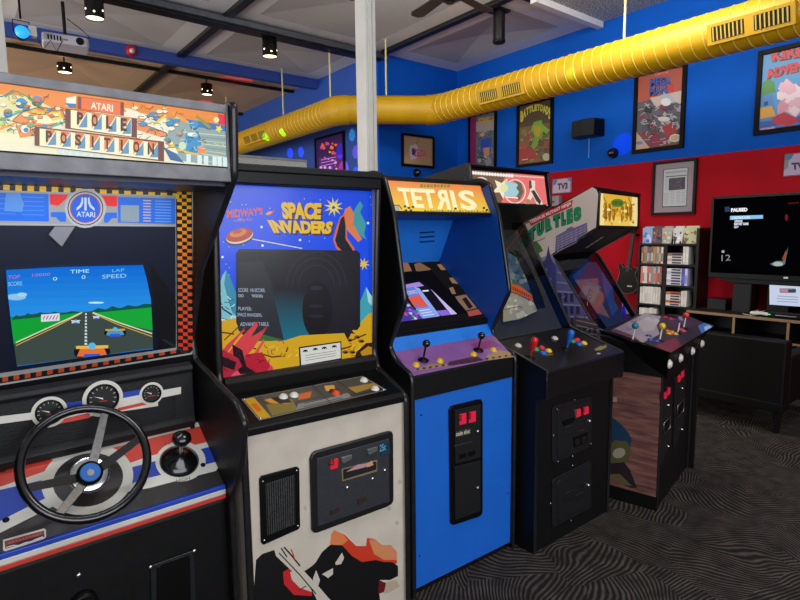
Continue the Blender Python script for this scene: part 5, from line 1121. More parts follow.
def elbow(J, d0, d1, L_):
    d0 = Vector(d0).normalized(); d1 = Vector(d1).normalized(); A = J-d0*L_; Bq = J+d1*L_; rings = []
    for i in range(4):
        t = i/3; c = A*(1-t)**2+J*2*t*(1-t)+Bq*t*t; tn = ((J-A)*(1-t)+(Bq-J)*t).normalized(); sd = tn.cross(Vector((0, 0, 1)))
        rings.append([c+(sd*cos(2*pi*k/40)+Vector((0, 0, 1))*sin(2*pi*k/40))*DR_*1.05 for k in range(40)])
    B().ringed(rings, smooth=False).obj('elbow', YEL, dr)
section((xs_, .2, DZ), J1-Vector((0, .12, 0))); section(J1+dg*.12, J2-dg*.12, False); section(J2+Vector((0, .12, 0)), (xl, 15.9, DZ))
elbow(J1, (0, 1, 0), dg, .14); elbow(J2, dg, (0, 1, 0), .14)
# registers set into the duct
def register(y0, y1, X, panes, par, side=-1):
    cx = X+side*.20; g = B(); zc = DZ-.055
    nrm = Vector((side, 0, -.28)).normalized(); up = Vector((nrm.z*-side*1.0, 0, 1)).normalized(); up = Vector((side*.28, 0, 1)).normalized(); up = (Vector((0, 0, 1))-nrm*nrm.z).normalized(); ax = Vector((0, 1, 0)); c0 = Vector((X, 0, DZ))+nrm*(DR_+.012)
    hh = .085
    base = B().slab([c0-nrm*.07+ax*y0-up*hh, c0-nrm*.07+ax*y1-up*hh, c0-nrm*.07+ax*y1+up*hh, c0-nrm*.07+ax*y0+up*hh], nrm*.075).obj('air_register', YEL, par, bevel=.006)
    L_ = (y1-y0)/panes
    for k in range(panes):
        a_, b2 = y0+L_*k+.035, y0+L_*(k+1)-.035
        s = B().slab([c0+nrm*.0052+ax*a_-up*.055, c0+nrm*.0052+ax*b2-up*.055, c0+nrm*.0052+ax*b2+up*.055, c0+nrm*.0052+ax*a_+up*.055], nrm*.002).obj('register_opening', mat('slot_black', ''), base)
        g = B(); n = int((b2-a_)/.028)
        for i in range(n):
            yy = a_+(i+.5)*(b2-a_)/n; g.slab([c0+nrm*.0075+ax*(yy-.005)-up*.052, c0+nrm*.0075+ax*(yy+.005)-up*.052, c0+nrm*.0075+ax*(yy+.005)+up*.052, c0+nrm*.0075+ax*(yy-.005)+up*.052], nrm*.006)
        g.obj('louvres', mat('yellow_louvre', '#c8a830', .4, var=0), base)
def ynear(px, X, z=DZ): 
    # where the sight line through this column meets the plane x = X
    return F0.hit(px, 40, (X, 0, 0), (1, 0, 0)).y
def yat(px, py, X): return F0.hit(px, py, (X-.2, 0, 0), (1, 0, 0)).y
register(yat(794, 33, xs_), yat(706, 46, xs_), xs_, 2, dr); register(yat(522, 94, xs_), yat(477, 103, xs_), xs_, 2, dr)
register(yat(265, 135, xl), yat(243, 143, xl), xl, 3, dr)
for k, (x, y) in enumerate(((4.62, 6.13), (5.17, 3.05), (4.10, 8.1), (4.10, 6.7), (5.17, 1.0), (4.10, 10.4))):
    B().cyl((x, y, DZ+DR_-.01), (x, y, ZC+.02), .012, n=8).obj('hanger_rod', mat('cream_rod', '#cfc48c', .5), dr)

# ================================================================== wall pictures
def frame_pic(name, plane, corners, fw, label, cat='poster', fcol='#08080a', depth=.035, group=None):
    """corners TL TR BR BL in photo pixels on the wall plane; the frame is squared up on the wall"""
    X = plane
    if plane == 'A': pts = [F0.hit(x, y, (0, YA, 0), (0, 1, 0)) for x, y in corners]; n = Vector((0, -1, 0)); u = Vector((1, 0, 0)); org = Vector((0, YA, 0))
    else: pts = [F0.hit(x, y, (X, 0, 0), (1, 0, 0)) for x, y in corners]; n = Vector((-1, 0, 0)); u = Vector((0, -1, 0)); org = Vector((X, 0, 0))
    us = [p.dot(u) for p in pts]; u0 = (us[0]+us[3])/2; u1 = (us[1]+us[2])/2; z1 = (pts[0].z+pts[1].z)/2; z0 = (pts[2].z+pts[3].z)/2
    o = root(name, Frame(org+u*u0+Vector((0, 0, z0))), label, cat, group); o_loc = org+u*u0+Vector((0, 0, z0))
    Q = lambda a_, c_, d_: u*a_+Vector((0, 0, c_))+n*d_
    w_, h_ = u1-u0, z1-z0; b = B()
    for a0, a1, c0, c1 in ((0, w_, 0, fw), (0, w_, h_-fw, h_), (0, fw, fw, h_-fw), (w_-fw, w_, fw, h_-fw)):
        b.slab([Q(a0, c0, 0), Q(a1, c0, 0), Q(a1, c1, 0), Q(a0, c1, 0)], n*depth)
    b.obj('frame', mat('frame_'+fcol[1:], fcol, .5, var=.1, spec=.12), o, bevel=.003)
    B().slab([Q(fw*.5, fw*.5, .004), Q(w_-fw*.5, fw*.5, .004), Q(w_-fw*.5, h_-fw*.5, .004), Q(fw*.5, h_-fw*.5, .004)], n*.012).obj('backing', mat('black_card', '#101012', .6), o)
    fr = Frame(o_loc); cw = []
    for a_, c_ in ((fw, h_-fw), (w_-fw, h_-fw), (w_-fw, fw), (fw, fw)):
        P = o_loc+Q(a_, c_, .017)-EYE; cw.append((400+FPX*P.dot(RIGHT)/P.dot(FWD), 300-FPX*P.dot(UP)/P.dot(FWD)))
    a = Art(fr, Q(0, 0, .017), n, clip=cw); return o, a
# large robot-battle poster
o, a = frame_pic('framed_poster', XB, [(637, 72), (689, 63), (683.5, 148), (632, 154.5)], .045, 'tall framed robot battle poster hung under the duct, right of the wall loudspeaker', 'poster')
a.poly([(630, 60), (700, 60), (700, 160), (630, 160)], '#6c3c38'); a.poly([(636, 74), (690, 66), (688, 100), (634, 112)], '#a8503c'); a.poly([(634, 104), (660, 96), (688, 92), (688, 130), (632, 140)], '#57535c')
a.poly([(650, 98), (684, 90), (682, 104), (668, 100), (656, 108)], '#b8a49c')
scribble(a, (640, 100, 684, 142), 26, '#1c1820', .7, 71); blobs(a, (638, 104, 684, 144), ['#3c3a44', '#8c8a90', '#24222c', '#6c2830', '#4c4c60', '#a89c98', '#8c2434'], 46, 2, 5.5, 3)
a.poly([(659, 88), (665, 92), (672, 96), (676, 102), (668, 104), (662, 100)], '#9aa4ac'); a.ell(666, 102, 5, 4, '#c8c8cc'); a.ell(664, 119, 6, 2.4, '#c8c0b8')
scribble(a, (640, 102, 684, 140), 26, '#c4c0c4', .5, 72); scribble(a, (640, 102, 684, 140), 26, '#1c1820', .6, 73); a.poly([(662, 128), (672, 122), (676, 134), (668, 138)], '#a01c2c'); a.poly([(650, 136), (660, 134), (664, 144), (650, 146)], '#7c1c3c')
for dx, c, bo in ((.6, '#141c44', .1), (0, '#4458a8', .03)):
    a.text('MEGA', [(650+dx, 78.6+dx), (671+dx, 75.6+dx), (671+dx, 84+dx), (650+dx, 87+dx)], c, bo); a.text('MAN', [(649+dx, 87.6+dx), (667+dx, 85+dx), (667+dx, 93+dx), (649+dx, 96+dx)], c, bo)
a.text('4', [(669, 84.5), (675, 83), (674, 92), (668, 93)], '#c02c34', .06); a.text('CAPCOM', [(655, 73.4), (668, 71.2), (668, 73.6), (655, 75.8)], '#e08080', .04)
a.poly([(635, 130), (650, 148), (635, 150)], '#c8a48c'); a.ell(639.5, 143, 3.6, 1.8, '#5c84d0', -10); a.ell(675, 138, 5.6, 4, '#d8c8a8', -10); a.ell(675, 138, 4.4, 2.8, '#b8a888', -10)
a.line([(652, 142.5), (668, 140.5)], .8, '#b8406c'); a.obj('poster_print', PRINT, o)
# poster cut by the right edge of the view
o, a = frame_pic('framed_poster', XB, [(758, 50), (838, 36), (836, 124.5), (755.5, 137)], .045, 'framed poster with red title lettering on sky blue at the right end of the wall', 'poster')
a.poly([(750, 20), (850, 20), (850, 145), (750, 145)], '#4c94c8'); a.poly([(750, 122), (850, 110), (850, 145), (750, 145)], '#2c5cac'); a.poly([(762, 84), (768, 78), (774, 82), (776, 92), (762, 98)], '#4c8c40'); a.poly([(760, 98), (772, 92), (776, 120), (760, 122)], '#4c84c0'); a.poly([(764, 102), (768, 101), (768, 105), (764, 106)], '#1c3c80'); a.poly([(760, 108), (772, 106), (776, 116), (760, 119)], '#d8a03c')
for k in range(5): a.line([(762, 126+k*2.4), (812, 119+k*2.4)], .7, '#6c94d8' if k % 2 else '#24508c')
blobs(a, (780, 86, 818, 112), ['#e4b4c0', '#f0d8dc', '#e8c4cc', '#d898a8', '#f0d8dc'], 26, 4, 9, 61); a.poly([(772, 118), (784, 112), (800, 120), (790, 126), (774, 124)], '#c0283c')
for dx, c, bo in ((.7, '#301018', .1), (0, '#c82434', .05)):
    a.text("KIRBY'S", [(770+dx, 50+dx), (826+dx, 39+dx), (826+dx, 53+dx), (772+dx, 62+dx)], c, bo); a.text('ADVENTURE', [(765+dx, 70+dx), (831+dx, 53+dx), (831+dx, 64+dx), (767+dx, 79+dx)], c, bo)
a.text('Nintendo', [(760.5, 128.5), (775, 126), (775, 129), (760.5, 131.5)], '#e8a8b8', .03); a.obj('poster_print', PRINT, o)
# two tall posters near the corner
o, a = frame_pic('framed_poster', XB, [(518, 103.5), (555, 97), (552.5, 163.5), (517.5, 168)], .04, 'framed poster with arched yellow lettering over a green swirl', 'poster')
a.poly([(510, 90), (560, 90), (560, 170), (510, 170)], '#4a3c24'); a.poly([(518, 128), (554, 122), (554, 168), (518, 168)], '#6c5830')
blobs(a, (521, 128, 550, 162), ['#7c6c34', '#4c5c24', '#8c3c30', '#5c3c24', '#8c8c4c', '#384c20', '#9c4430'], 44, 1.6, 4.4, 8)
scribble(a, (521, 128, 550, 162), 22, '#1c1810', .5, 74, 4); scribble(a, (521, 128, 550, 162), 14, '#b8ac70', .5, 75, 4); a.poly([(519, 150), (532, 146), (538, 158), (519, 162)], '#a02c2c')
a.poly([(534, 122), (542, 120), (543, 132), (538, 142), (534, 150), (531, 146), (535, 136), (531, 130)], '#6c9c24'); a.poly([(534, 126), (541, 126), (540, 136), (535, 137)], '#a89020'); a.poly([(542, 124), (550, 130), (547, 134), (541, 130)], '#6c9c24')
for i, ch in enumerate('BATTLETOADS'):
    t = i/10; x = 522+t*28; y = 112-5.5*sin(pi*(t*.9+.05))-3.6*t; h_ = 9.5-3*sin(pi*t)
    if i == 0: h_ = 11
    if i == 10: h_ = 12
    a.text(ch, [(x-1.5, y), (x+1.4, y-.6), (x+1.4, y+h_-.6), (x-1.5, y+h_)], '#c8c048', .06); a.k -= 1
a.k += 1
a.ell(546.5, 157, 4, 3.8, '#b8b498'); a.line([(522, 160), (528, 159)], .9, '#d8b8a8'); a.obj('poster_print', PRINT, o)
o, a = frame_pic('framed_poster', XB, [(469.5, 115), (497.5, 110), (496.5, 172), (469.5, 174)], .035, 'narrow framed poster with magenta edge band, nearest the corner of the blue walls', 'poster')
a.poly([(460, 100), (505, 100), (505, 180), (460, 180)], '#5c6c74'); a.poly([(465, 110), (476, 110), (476, 178), (465, 178)], '#8c2454')
blobs(a, (477, 122, 495, 168), ['#8c8c8c', '#3c6c8c', '#a86c5c', '#5c7c4c', '#b8a894', '#34546c', '#7c4c6c'], 46, 1.4, 3.8, 5)
scribble(a, (477, 130, 495, 168), 24, '#24242c', .5, 76, 4); scribble(a, (477, 130, 495, 168), 14, '#d8c8b8', .4, 77, 3); a.poly([(476, 122), (495, 119), (495, 130), (476, 132)], '#a89c8c'); a.text('SONIC 3', [(478, 118), (494, 115.4), (494, 121.6), (478, 124)], '#c89c34', .06); a.poly([(480, 140), (492, 137), (491, 152), (482, 153)], '#2c4ca0'); a.poly([(483, 148), (490, 147), (489, 156), (484, 156)], '#c08c6c')
a.obj('poster_print', PRINT, o)
# small framed print on the short back wall
o, a = frame_pic('framed_print', 'A', [(400.8, 133), (433.5, 137), (433.2, 168.3), (400.8, 166.3)], .035, 'small square framed tan print with pink lettering on the short blue wall', 'picture')
a.poly([(395, 125), (440, 125), (440, 175), (395, 175)], '#b08c60'); a.poly([(404.5, 137.5), (431, 139.5), (430.6, 163.8), (404.5, 162.3)], '#b8986a')
a.poly([(410, 146), (416, 144), (419, 150), (417, 158), (411, 160), (409, 152)], '#c8c0c0'); a.poly([(412, 148), (416, 149), (415, 155), (412, 155)], '#4a2858'); a.line([(416, 144), (419, 139.5)], .5, '#5a4830'); a.text('ZELDA', [(414, 149), (426.5, 150), (426.5, 157), (414, 156.4)], '#d8506c', .04)
a.obj('print', PRINT, o)
# dark neon poster on the far wall run
o, a = frame_pic('framed_poster', XC, [(316.5, 138), (345.5, 131), (345.5, 186), (316.5, 190)], .035, 'dark poster with glowing orange and violet scribble, seen left of the white column', 'poster')
a.poly([(310, 125), (350, 125), (350, 195), (310, 195)], '#2c1450'); a.poly([(319, 158), (344, 154), (344, 190), (319, 190)], '#4a1c74')
blobs(a, (321, 142, 336, 154), ['#e8642c', '#e83c5c', '#f09040', '#c83c8c'], 16, 1, 3, 2); blobs(a, (320, 156, 340, 172), ['#c85cb8', '#7c3cd0', '#e8a8c8', '#5c2c90'], 14, .8, 1.8, 4)
for k in range(3): a.line([(321, 160+k*3), (336, 157+k*3)], .6, '#d88ce0')
for x in (321, 325, 330): a.ell(x, 167.6, 1.4, 1.4, '#e0a8f0')
a.obj('poster_print', art_mat('faint_glow_print', .4, .35), o)
# framed newspaper article
o, a = frame_pic('framed_article', XB, [(654.2, 163.5), (698.5, 157), (695.8, 213.5), (651.8, 216)], .030, 'framed newspaper article with grey mat on the red wall', 'picture', '#1c1a18')
a.poly([(645, 150), (705, 150), (705, 225), (645, 225)], '#8c7c84'); a.poly([(663.2, 169.5), (688.4, 167), (686.6, 206.4), (662, 207.3)], '#2c2a30'); a.poly([(664, 170), (687.6, 167.6), (686, 205.5), (662.8, 206.4)], '#b8bcc0')
a.text('The Daily News', [(665.5, 171.8), (686.5, 169.8), (686.4, 172), (665.5, 173.8)], '#6c7074') if False else a.line([(665.5, 173), (686.5, 171)], 1.6, '#90989c')
a.line([(665.5, 176.8), (686.6, 175.2)], .9, '#3c4044'); a.poly([(669, 178.5), (685.4, 176.8), (685, 189.2), (668.6, 190.6)], '#2c2238'); blobs(a, (670, 179, 684, 189), ['#4a3048', '#1c1a2c', '#5c3c4c', '#2c3050'], 18, .8, 2, 6)
for xx in (664.6, 670.4, 676.2, 681.4):
    for k in range(9):
        if xx > 668 or k > 0: a.line([(xx, 192+k*1.5-(xx-664)*.06), (xx+4.2, 191.8+k*1.5-(xx-664)*.06)], .5, '#90949a'); a.k -= 1
a.k += 1
for k in range(7): a.line([(665, 179+k*1.7), (667.6, 178.9+k*1.7)], .5, '#8c9094'); a.k -= 1
a.obj('article_print', PRINT, o)
# station signs
def sign(corners, txt, tq, label, extra=None):
    o, a = frame_pic('station_sign', XB, corners, .006, label, 'sign', '#b8a8b8', .012)
    c = corners; a.p = a.p; a.poly([(c[0][0]-3, c[0][1]-3), (c[1][0]+3, c[1][1]-3), (c[2][0]+3, c[2][1]+3), (c[3][0]-3, c[3][1]+3)], '#b0a0bc')
    if extra: extra(a)
    a.text(txt, tq, '#1c1420', .06); a.obj('sign_print', PRINT, o)
sign([(553, 179.6), (572, 177.4), (571.4, 192.2), (553, 194)], 'TV3', [(557.5, 183.4), (567.8, 182.4), (567.6, 189), (557.5, 189.9)], 'small pale sign reading TV3 on the red wall', lambda a: (a.poly([(553, 179), (558, 178.5), (556, 184), (553, 186)], '#4a6890'), a.poly([(567, 178), (572, 177.6), (572, 181), (568, 181)], '#5c78a0')))
sign([(784.5, 154.5), (812, 151.6), (811, 174.6), (784, 176.6)], 'TV2', [(791.3, 162.8), (809, 161.4), (808.6, 169), (792, 170)], 'pale sign with dark TV lettering above the wall television', lambda a: (a.poly([(784, 154), (795, 152), (791, 159), (784, 162)], '#4a6890'), a.poly([(784, 160), (789, 160), (788, 168), (784, 170)], '#7c8088')))
# wifi box beneath the first sign
P_ = F0.hit(549, 201, (XB, 0, 0), (1, 0, 0)); o = root('network_box', Frame((XB, P_.y, P_.z)), 'small grey box on the red wall just behind the yellow marquee', 'box')
B().box(-.08, 0, -.22, .16, -.08, .06).obj('case', mat('grey_plastic', '#8c8088', .5), o, bevel=.01); B().box(-.083, -.08, -.15, .10, -.03, -.01).obj('label_strip', mat('dark_strip', '#3c3c40', .5), o)

# ================================================================== loudspeaker, camera domes, siren
P_ = F0.hit(585, 129, (XB-.14, 0, 0), (1, 0, 0)); o = root('wall_loudspeaker', Frame((XB, P_.y, P_.z)), 'black loudspeaker on the blue wall under the yellow duct', 'speaker')
B().plate([(x, y, -.10) for x, y in [(0, .19), (0, -.19), (-.19, -.16), (-.22, .0), (-.19, .16)]], (0, 0, .21)).obj('case', BLACKPLA, o, bevel=.01)
B().slab([(-.192, .155, -.09), (-.222, .0, -.09), (-.222, .0, .10), (-.192, .155, .10)], (-.004, .002, 0)).obj('grille', mat('black_grille_cloth', '#1a1a1c', .8, var=.4, scale=200), o)
B().slab([(-.192, -.155, -.09), (-.222, .0, -.09), (-.222, .0, .10), (-.192, -.155, .10)], (-.004, -.002, 0)).obj('grille', _M['black_grille_cloth'], o)
b = B(); b.cyl((-.01, .02, -.10), (-.01, .02, -.34), .010, n=8); b.obj('cable', mat('blue_painted_cable', '#3c8cdc', .5), o)
def dome(px, py, plane, R, label):
    if plane == 'B': c = F0.hit(px, py, (XB-.05, 0, 0), (1, 0, 0)); n = Vector((-1, 0, 0)); c.x = XB
    else: c = F0.hit(px, py, (0, YA-.05, 0), (0, 1, 0)); n = Vector((0, -1, 0)); c.y = YA
    o = root('dome_camera', Frame(c), label, 'camera')
    B().lathe((0, 0, 0), n, [(0, R), (.03, R), (.035, R*.9)], 20).obj('base', BLACKPLA, o); B().ball(n*.045, R*.85, 18).obj('lens_ball', BALLK, o)
dome(611.5, 153, 'B', .062, 'small black dome camera low on the blue wall, left of the tall poster')
dome(418, 172.5, 'A', .060, 'small black dome camera beneath the small tan print')

# ================================================================== ceiling fittings
BLK = mat('black_can_lamp', '#0b0b0c', .4, .2, var=.1)
BULB = mat('warm_lamp_disc', '#fff0c8', .4, emit='#ffe6b0', es=3.0, var=0)
def hang_px(bx, by, z):  # where a thing seen at this pixel hangs at that height
    return F0.hit(bx, by, (0, 0, z), (0, 0, 1))
def downlight(p, ztop, R, h, label, par=None, power=6):
    o = root('can_downlight', Frame((p.x, p.y, p.z)), label, 'ceiling light', 'black can downlights')
    B().lathe((0, 0, 0), (0, 0, 1), [(0, R), (h, R), (h+.004, R*.5)], 24, caps=False).obj('can', BLK, o)
    B().lathe((0, 0, .012), (0, 0, 1), [(0, 0), (0.0, R*.93), (.002, R*.93)], 24, caps=False).obj('lamp_disc', BULB, o)
    for k in range(6):
        t = 2*pi*k/6+.3; n = Vector((cos(t), sin(t), 0)); B().lathe(n*(R-.001)+Vector((0, 0, .045+.03*(k % 2))), n, [(0, R*.12), (.002, R*.11), (.0021, 0)], 8).obj('light_hole', BULB, o)
    if ztop-p.z-h > -.5: B().cyl((0, 0, h), (0, 0, ztop-p.z+.10), .012, n=8).obj('stem', BLK, o)
    lamp('SPOT', 'downlight_glow', (p.x, p.y, p.z-.02), (p.x, p.y, 0), power, (1, .82, .58), spot_size=radians(95), spot_blend=.6, shadow_soft_size=R*.8)
for bx, by, z, wpx, h, lab in ((95, 19, 3.72, 17.5, .30, 'black can downlight nearest the camera at the top left'), (270, 57, 3.76, 14.5, .28, 'black can downlight over the space scene cabinet'), (65, 73, 3.92, 13.5, .13, 'black can downlight below the white projector'), (207, 95, 3.845, 11, .17, 'black can downlight over the right end of the racing marquee'), (310, 106, 3.92, 10, .12, 'black can downlight above the far run of duct')):
    p = hang_px(bx, by, z); d = (p-EYE).dot(FWD); downlight(p, ZC, wpx*d/FPX/2, h, lab)
p = hang_px(355, -2, 3.6); downlight(p, ZC, .07, .2, 'black can downlight just showing above the white column')
p = hang_px(499, 43, 3.74); o = root('black_ceiling_tube', Frame((p.x, p.y, p.z)), 'black tube fitting hanging beside the ceiling fan', 'ceiling light')
B().lathe((0, 0, 0), (0, 0, 1), [(0, .068), (.32, .068), (.34, .066)], 24).obj('tube', BLK, o); B().lathe((0, 0, -.004), (0, 0, 1), [(0, .06), (.01, .074), (.03, .074), (.034, .068)], 24).obj('rim', BLACKPLA, o); B().box(-.09, .09, -.09, .09, .335, ZC-p.z).obj('ceiling_box', BLK, o)
# ceiling fan
p = hang_px(450, 1, 3.72); o = root('ceiling_fan', Frame((p.x, p.y, p.z)), 'dark ceiling fan hanging above the row, cut by the top of the view', 'fan')
B().lathe((0, 0, -.02), (0, 0, 1), [(0, .04), (.02, .06), (.05, .13), (.11, .15), (.16, .12), (.18, .05)], 28).obj('motor_housing', mat('bronze_fan', '#22201e', .35, .5), o); B().cyl((0, 0, .15), (0, 0, ZC-p.z), .016, n=12).obj('down_rod', _M['bronze_fan'], o); B().lathe((0, 0, ZC-p.z-.06), (0, 0, 1), [(0, .03), (.06, .075)], 20).obj('canopy', _M['bronze_fan'], o)
for k in range(5):
    t = 2*pi*k/5+.15; d = Vector((cos(t), sin(t), 0)); e = Vector((-sin(t), cos(t), 0))
    B().slab([d*.12-e*.02+Vector((0, 0, .07)), d*.26-e*.03+Vector((0, 0, .07)), d*.26+e*.03+Vector((0, 0, .07)), d*.12+e*.02+Vector((0, 0, .07))], (0, 0, .008)).obj('blade_arm', _M['bronze_fan'], o)
    B().plate([d*.22-e*.06+Vector((0, 0, .068)), d*.60-e*.075+Vector((0, 0, .066)), d*.66-e*.04+Vector((0, 0, .07)), d*.66+e*.04+Vector((0, 0, .08)), d*.60+e*.075+Vector((0, 0, .088)), d*.22+e*.06+Vector((0, 0, .086))], (0, 0, .008)).obj('blade', mat('dark_fan_blade', '#3a3836', .5), o, bevel=.002)
p = hang_px(444, 36, 3.9) 
# projector
p = hang_px(66, 48, 3.62); o = root('projector', Frame((p.x, p.y, p.z), -6), 'white projector hanging in front of the blue beam', 'projector')
WH = mat('white_projector_shell', '#c8c4cc', .4, var=.04)
B().plate([(x, y, -.005) for x, y in rrect(-.22, .22, -.16, .16, .05)], (0, 0, .10)).obj('shell', WH, o, bevel=.014, seg=3)
B().lathe((.13, -.155, .045), (0, -1, 0), [(0, .04), (.015, .038), (.012, .026)], 20).obj('lens', BLACKPLA, o)
b = B()
for k in range(5): b.box(-.17+k*.028, -.155+k*.028, -.162, -.158, .02, .07)
b.obj('vent_slots', BLACKPLA, o)
B().box(-.06, .02, -.1605, -.158, .03, .05).obj('port_panel', mat('grey_plastic', ''), o)
B().cyl((0, 0, .09), (0, 0, ZC-p.z), .018, n=12).obj('mount_pole', BLK, o); B().box(-.07, .07, -.07, .07, .094, .108).obj('mount_plate', BLK, o)
B().tube([(.2, .0, .09), (.24, .02, .16), (.15, .05, .25), (.03, .02, .32)], .005, 6).obj('cable', BLACKPLA, o)
# blue party light
p = hang_px(22, 32, 3.62); o = root('party_light', Frame((p.x, p.y, p.z)), 'glowing blue party light beside the left column', 'light')
BG = mat('blue_lens', '#2080ff', .3, emit='#1e8cff', es=1.6, var=0)
B().ball((0, 0, .0), .062, 20, sq=.62, ax=(0, 1, 0)).obj('lens', BG, o); B().lathe((0, .03, 0), (0, 1, 0), [(0, .066), (.07, .06), (.10, .05)], 20).obj('housing', BLACKPLA, o)
B().box(.06, .13, 0, .08, -.02, .08).obj('control_box', WHITEPL, o, bevel=.004); b = B(); b.tube([(-.07, .04, 0), (-.07, .04, .12), (.07, .04, .12), (.07, .04, 0)], .006, 6); b.obj('yoke', BLACKPLA, o); B().cyl((0, .04, .14), (0, .04, ZC-p.z), .01, n=8).obj('stem', BLACKPLA, o)
b = B(); b.tube([(.13, .05, -.02), (.18, .05, -.12), (.25, .05, -.02), (.3, .05, -.12), (.36, .05, 0)], .005, 6); b.obj('loose_cable', BLACKPLA, o)
# red siren lamp on the blue beam
p = F0.hit(131, 51, (0, 8.3, 0), (0, 1, 0)); o = root('fire_alarm', Frame((p.x, 8.3, p.z)), 'round red fire alarm on the blue ceiling beam', 'alarm')
REDP = mat('red_alarm_plastic', '#c0182c', .35, var=0)
B().lathe((0, 0, 0), (0, -1, 0), [(0, .075), (.03, .072), (.05, .05)], 22).obj('base', REDP, o); B().lathe((0, -.045, -.01), (0, -1, 0), [(0, .035), (.02, .03), (.03, 0)], 16).obj('strobe', WHITEPL, o)
# coloured party beams thrown by the lights
BP = 18
def beam(px, py, p, n, col, power, deg, src):
    t = F0.hit(px, py, p, n); lamp('SPOT', 'party_beam', src, t, power*BP, col, spot_size=radians(deg), spot_blend=.25, shadow_soft_size=.004)
SRC = Vector((1.5, 6.9, 2.0))
for px, py, col, pw in ((278, 132, (.1, 1, .15), 60), (296, 127, (.1, 1, .15), 60)): beam(px, py, (4.25, 0, 0), (1, 0, 0), col, pw, 2.8, SRC)
for px, py, col, pw, dg in ((341, 151, (.05, .1, 1), 130, 4), (344, 169, (1, .15, .3), 130, 4.5), (356, 152, (1, .1, .3), 90, 3.5), (352, 135, (.1, 1, .5), 50, 3), (290, 153, (.1, .2, 1), 120, 2.6), (301, 152, (.1, .2, 1), 120, 2.6), (356, 173, (.1, .2, 1), 90, 3)): beam(px, py, (XC, 0, 0), (1, 0, 0), col, pw, dg, SRC)
for px, py, col, pw in ((205, 103, (1, .02, .05), 120), (228, 80, (1, .02, .08), 100), (243, 81, (1, .02, .08), 100), (65, 87, (1, .02, .05), 150), (275, 111, (1, .03, .1), 110), (297, 99, (1, .03, .1), 60)): beam(px, py, (0, 0, ZC), (0, 0, 1), col, pw*.06, 11, F0.hit(px, py, (0, 0, ZC), (0, 0, 1))+Vector((-.3, -.8, -1.5)))
beam(623, 144, (XB, 0, 0), (1, 0, 0), (.05, .05, 1), 60, 3, Vector((1.2, 4.2, 3.4))); beam(569, 73, (xs_-.2, 0, 0), (1, 0, 0), (.2, 1, .1), 30, 1.8, Vector((1.2, 4.2, 3.4)))

# ================================================================== red wall corner: rack, guitar, television, console
def wy(px, py, X): h_ = F0.hit(px, py, (X, 0, 0), (1, 0, 0)); return h_.y, h_.z
XR = 6.12   # front of the rack
yl, zt = wy(641, 229, XR); yr, _ = wy(697, 228, XR)
rk = root('media_rack', Frame((0, 0, 0)), 'black rack full of game cases against the red wall', 'rack')
RZ = [1.592, 1.415, 1.19, .96, .73, .50, .27, .06]   # board heights below the top display row
b = B(); b.box(XR, XB-.01, yl, yl+.02, 0, zt-.16); b.obj('side_board', BLACKWOOD, rk); b = B(); b.box(XR, XB-.01, yr-.03, yr, 0, zt-.0); b.obj('side_board', BLACKWOOD, rk)
ym = (yl+yr)/2+.02; B().box(XR+.01, XB-.02, ym-.02, ym+.02, 0, RZ[1]).obj('centre_board', BLACKWOOD, rk); B().box(XB-.03, XB-.012, yr, yl, 0, zt).obj('back_board', mat('black_card', ''), rk)
for z in RZ[1:]: B().box(XR, XB-.012, yr, yl, z-.02, z).obj('shelf', BLACKWOOD, rk)
ORD = 'first second third fourth fifth sixth seventh eighth ninth tenth eleventh twelfth thirteenth'.split()
rd = random.Random(11)
NAMES = {'#c8c4b8': 'pale grey', '#b8b4a0': 'stone', '#8c9098': 'slate', '#a87c5c': 'tan', '#6c7c6c': 'grey green', '#d8d4c8': 'ivory', '#585c68': 'dark grey', '#b89c5c': 'mustard', '#84503c': 'brown', '#c86a5c': 'coral red', '#d8d0c4': 'cream', '#8c8c90': 'mid grey', '#b8b0a4': 'beige', '#a83c34': 'dark red', '#68707c': 'blue grey', '#d8d8d0': 'white', '#dcd8d0': 'white', '#d0ccc4': 'off white', '#e0dcd4': 'bright white', '#5c60c8': 'blue', '#8c90e0': 'light blue', '#c8c8e8': 'pale lilac', '#4448a8': 'deep blue'}
PAL = {'game': ['#c8c4b8', '#b8b4a0', '#8c9098', '#a87c5c', '#6c7c6c', '#d8d4c8', '#585c68', '#b89c5c', '#84503c'], 'red': ['#c86a5c', '#d8d0c4', '#8c8c90', '#b8b0a4', '#a83c34', '#68707c', '#d8d8d0'], 'white': ['#dcd8d0', '#d0ccc4', '#e0dcd4', '#c8c4b8'], 'blue': ['#5c60c8', '#8c90e0', '#c8c8e8', '#4448a8']}
def cases(y_from, y_to, z, h, pal, group, desc, hvar=.012, tw=.030):
    y = y_from
    i = 0
    while y-tw > y_to:
        w_ = tw*rd.uniform(.85, 1.1); c = rd.choice(PAL[pal]); hh = h-rd.uniform(0, hvar)
        o = root('game_case', Frame((XR+.012, y-w_, z)), '%s game case spine, %s from left, %s' % (NAMES[c], ORD[i], desc), 'game case', group)
        m_ = mat('case_'+c[1:], c, .4, var=0)
        B().box(0, .13, .001, w_-.001, 0, hh).obj('case_shell', m_, o)
        c2 = rd.choice(PAL[pal]); B().box(-.0012, 0, .004, w_-.004, hh*.12, hh*.62).obj('spine_label', mat('case_'+c2[1:], c2, .4, var=0), o)
        y -= w_; i += 1
gl_ = 'spines of game cases in the rack'
cases(yl-.01, ym+.02, RZ[2], .195, 'game', 'mixed cases, upper left bay', 'the top left rack bay', tw=.024)
cases(yl-.01, ym+.02, RZ[3], .20, 'red', 'red and white cases, second left bay', 'the second left rack bay', tw=.026)
cases(yl-.01, ym+.02, RZ[4], .195, 'white', 'white cases, third left bay', 'the third left rack bay', tw=.030)
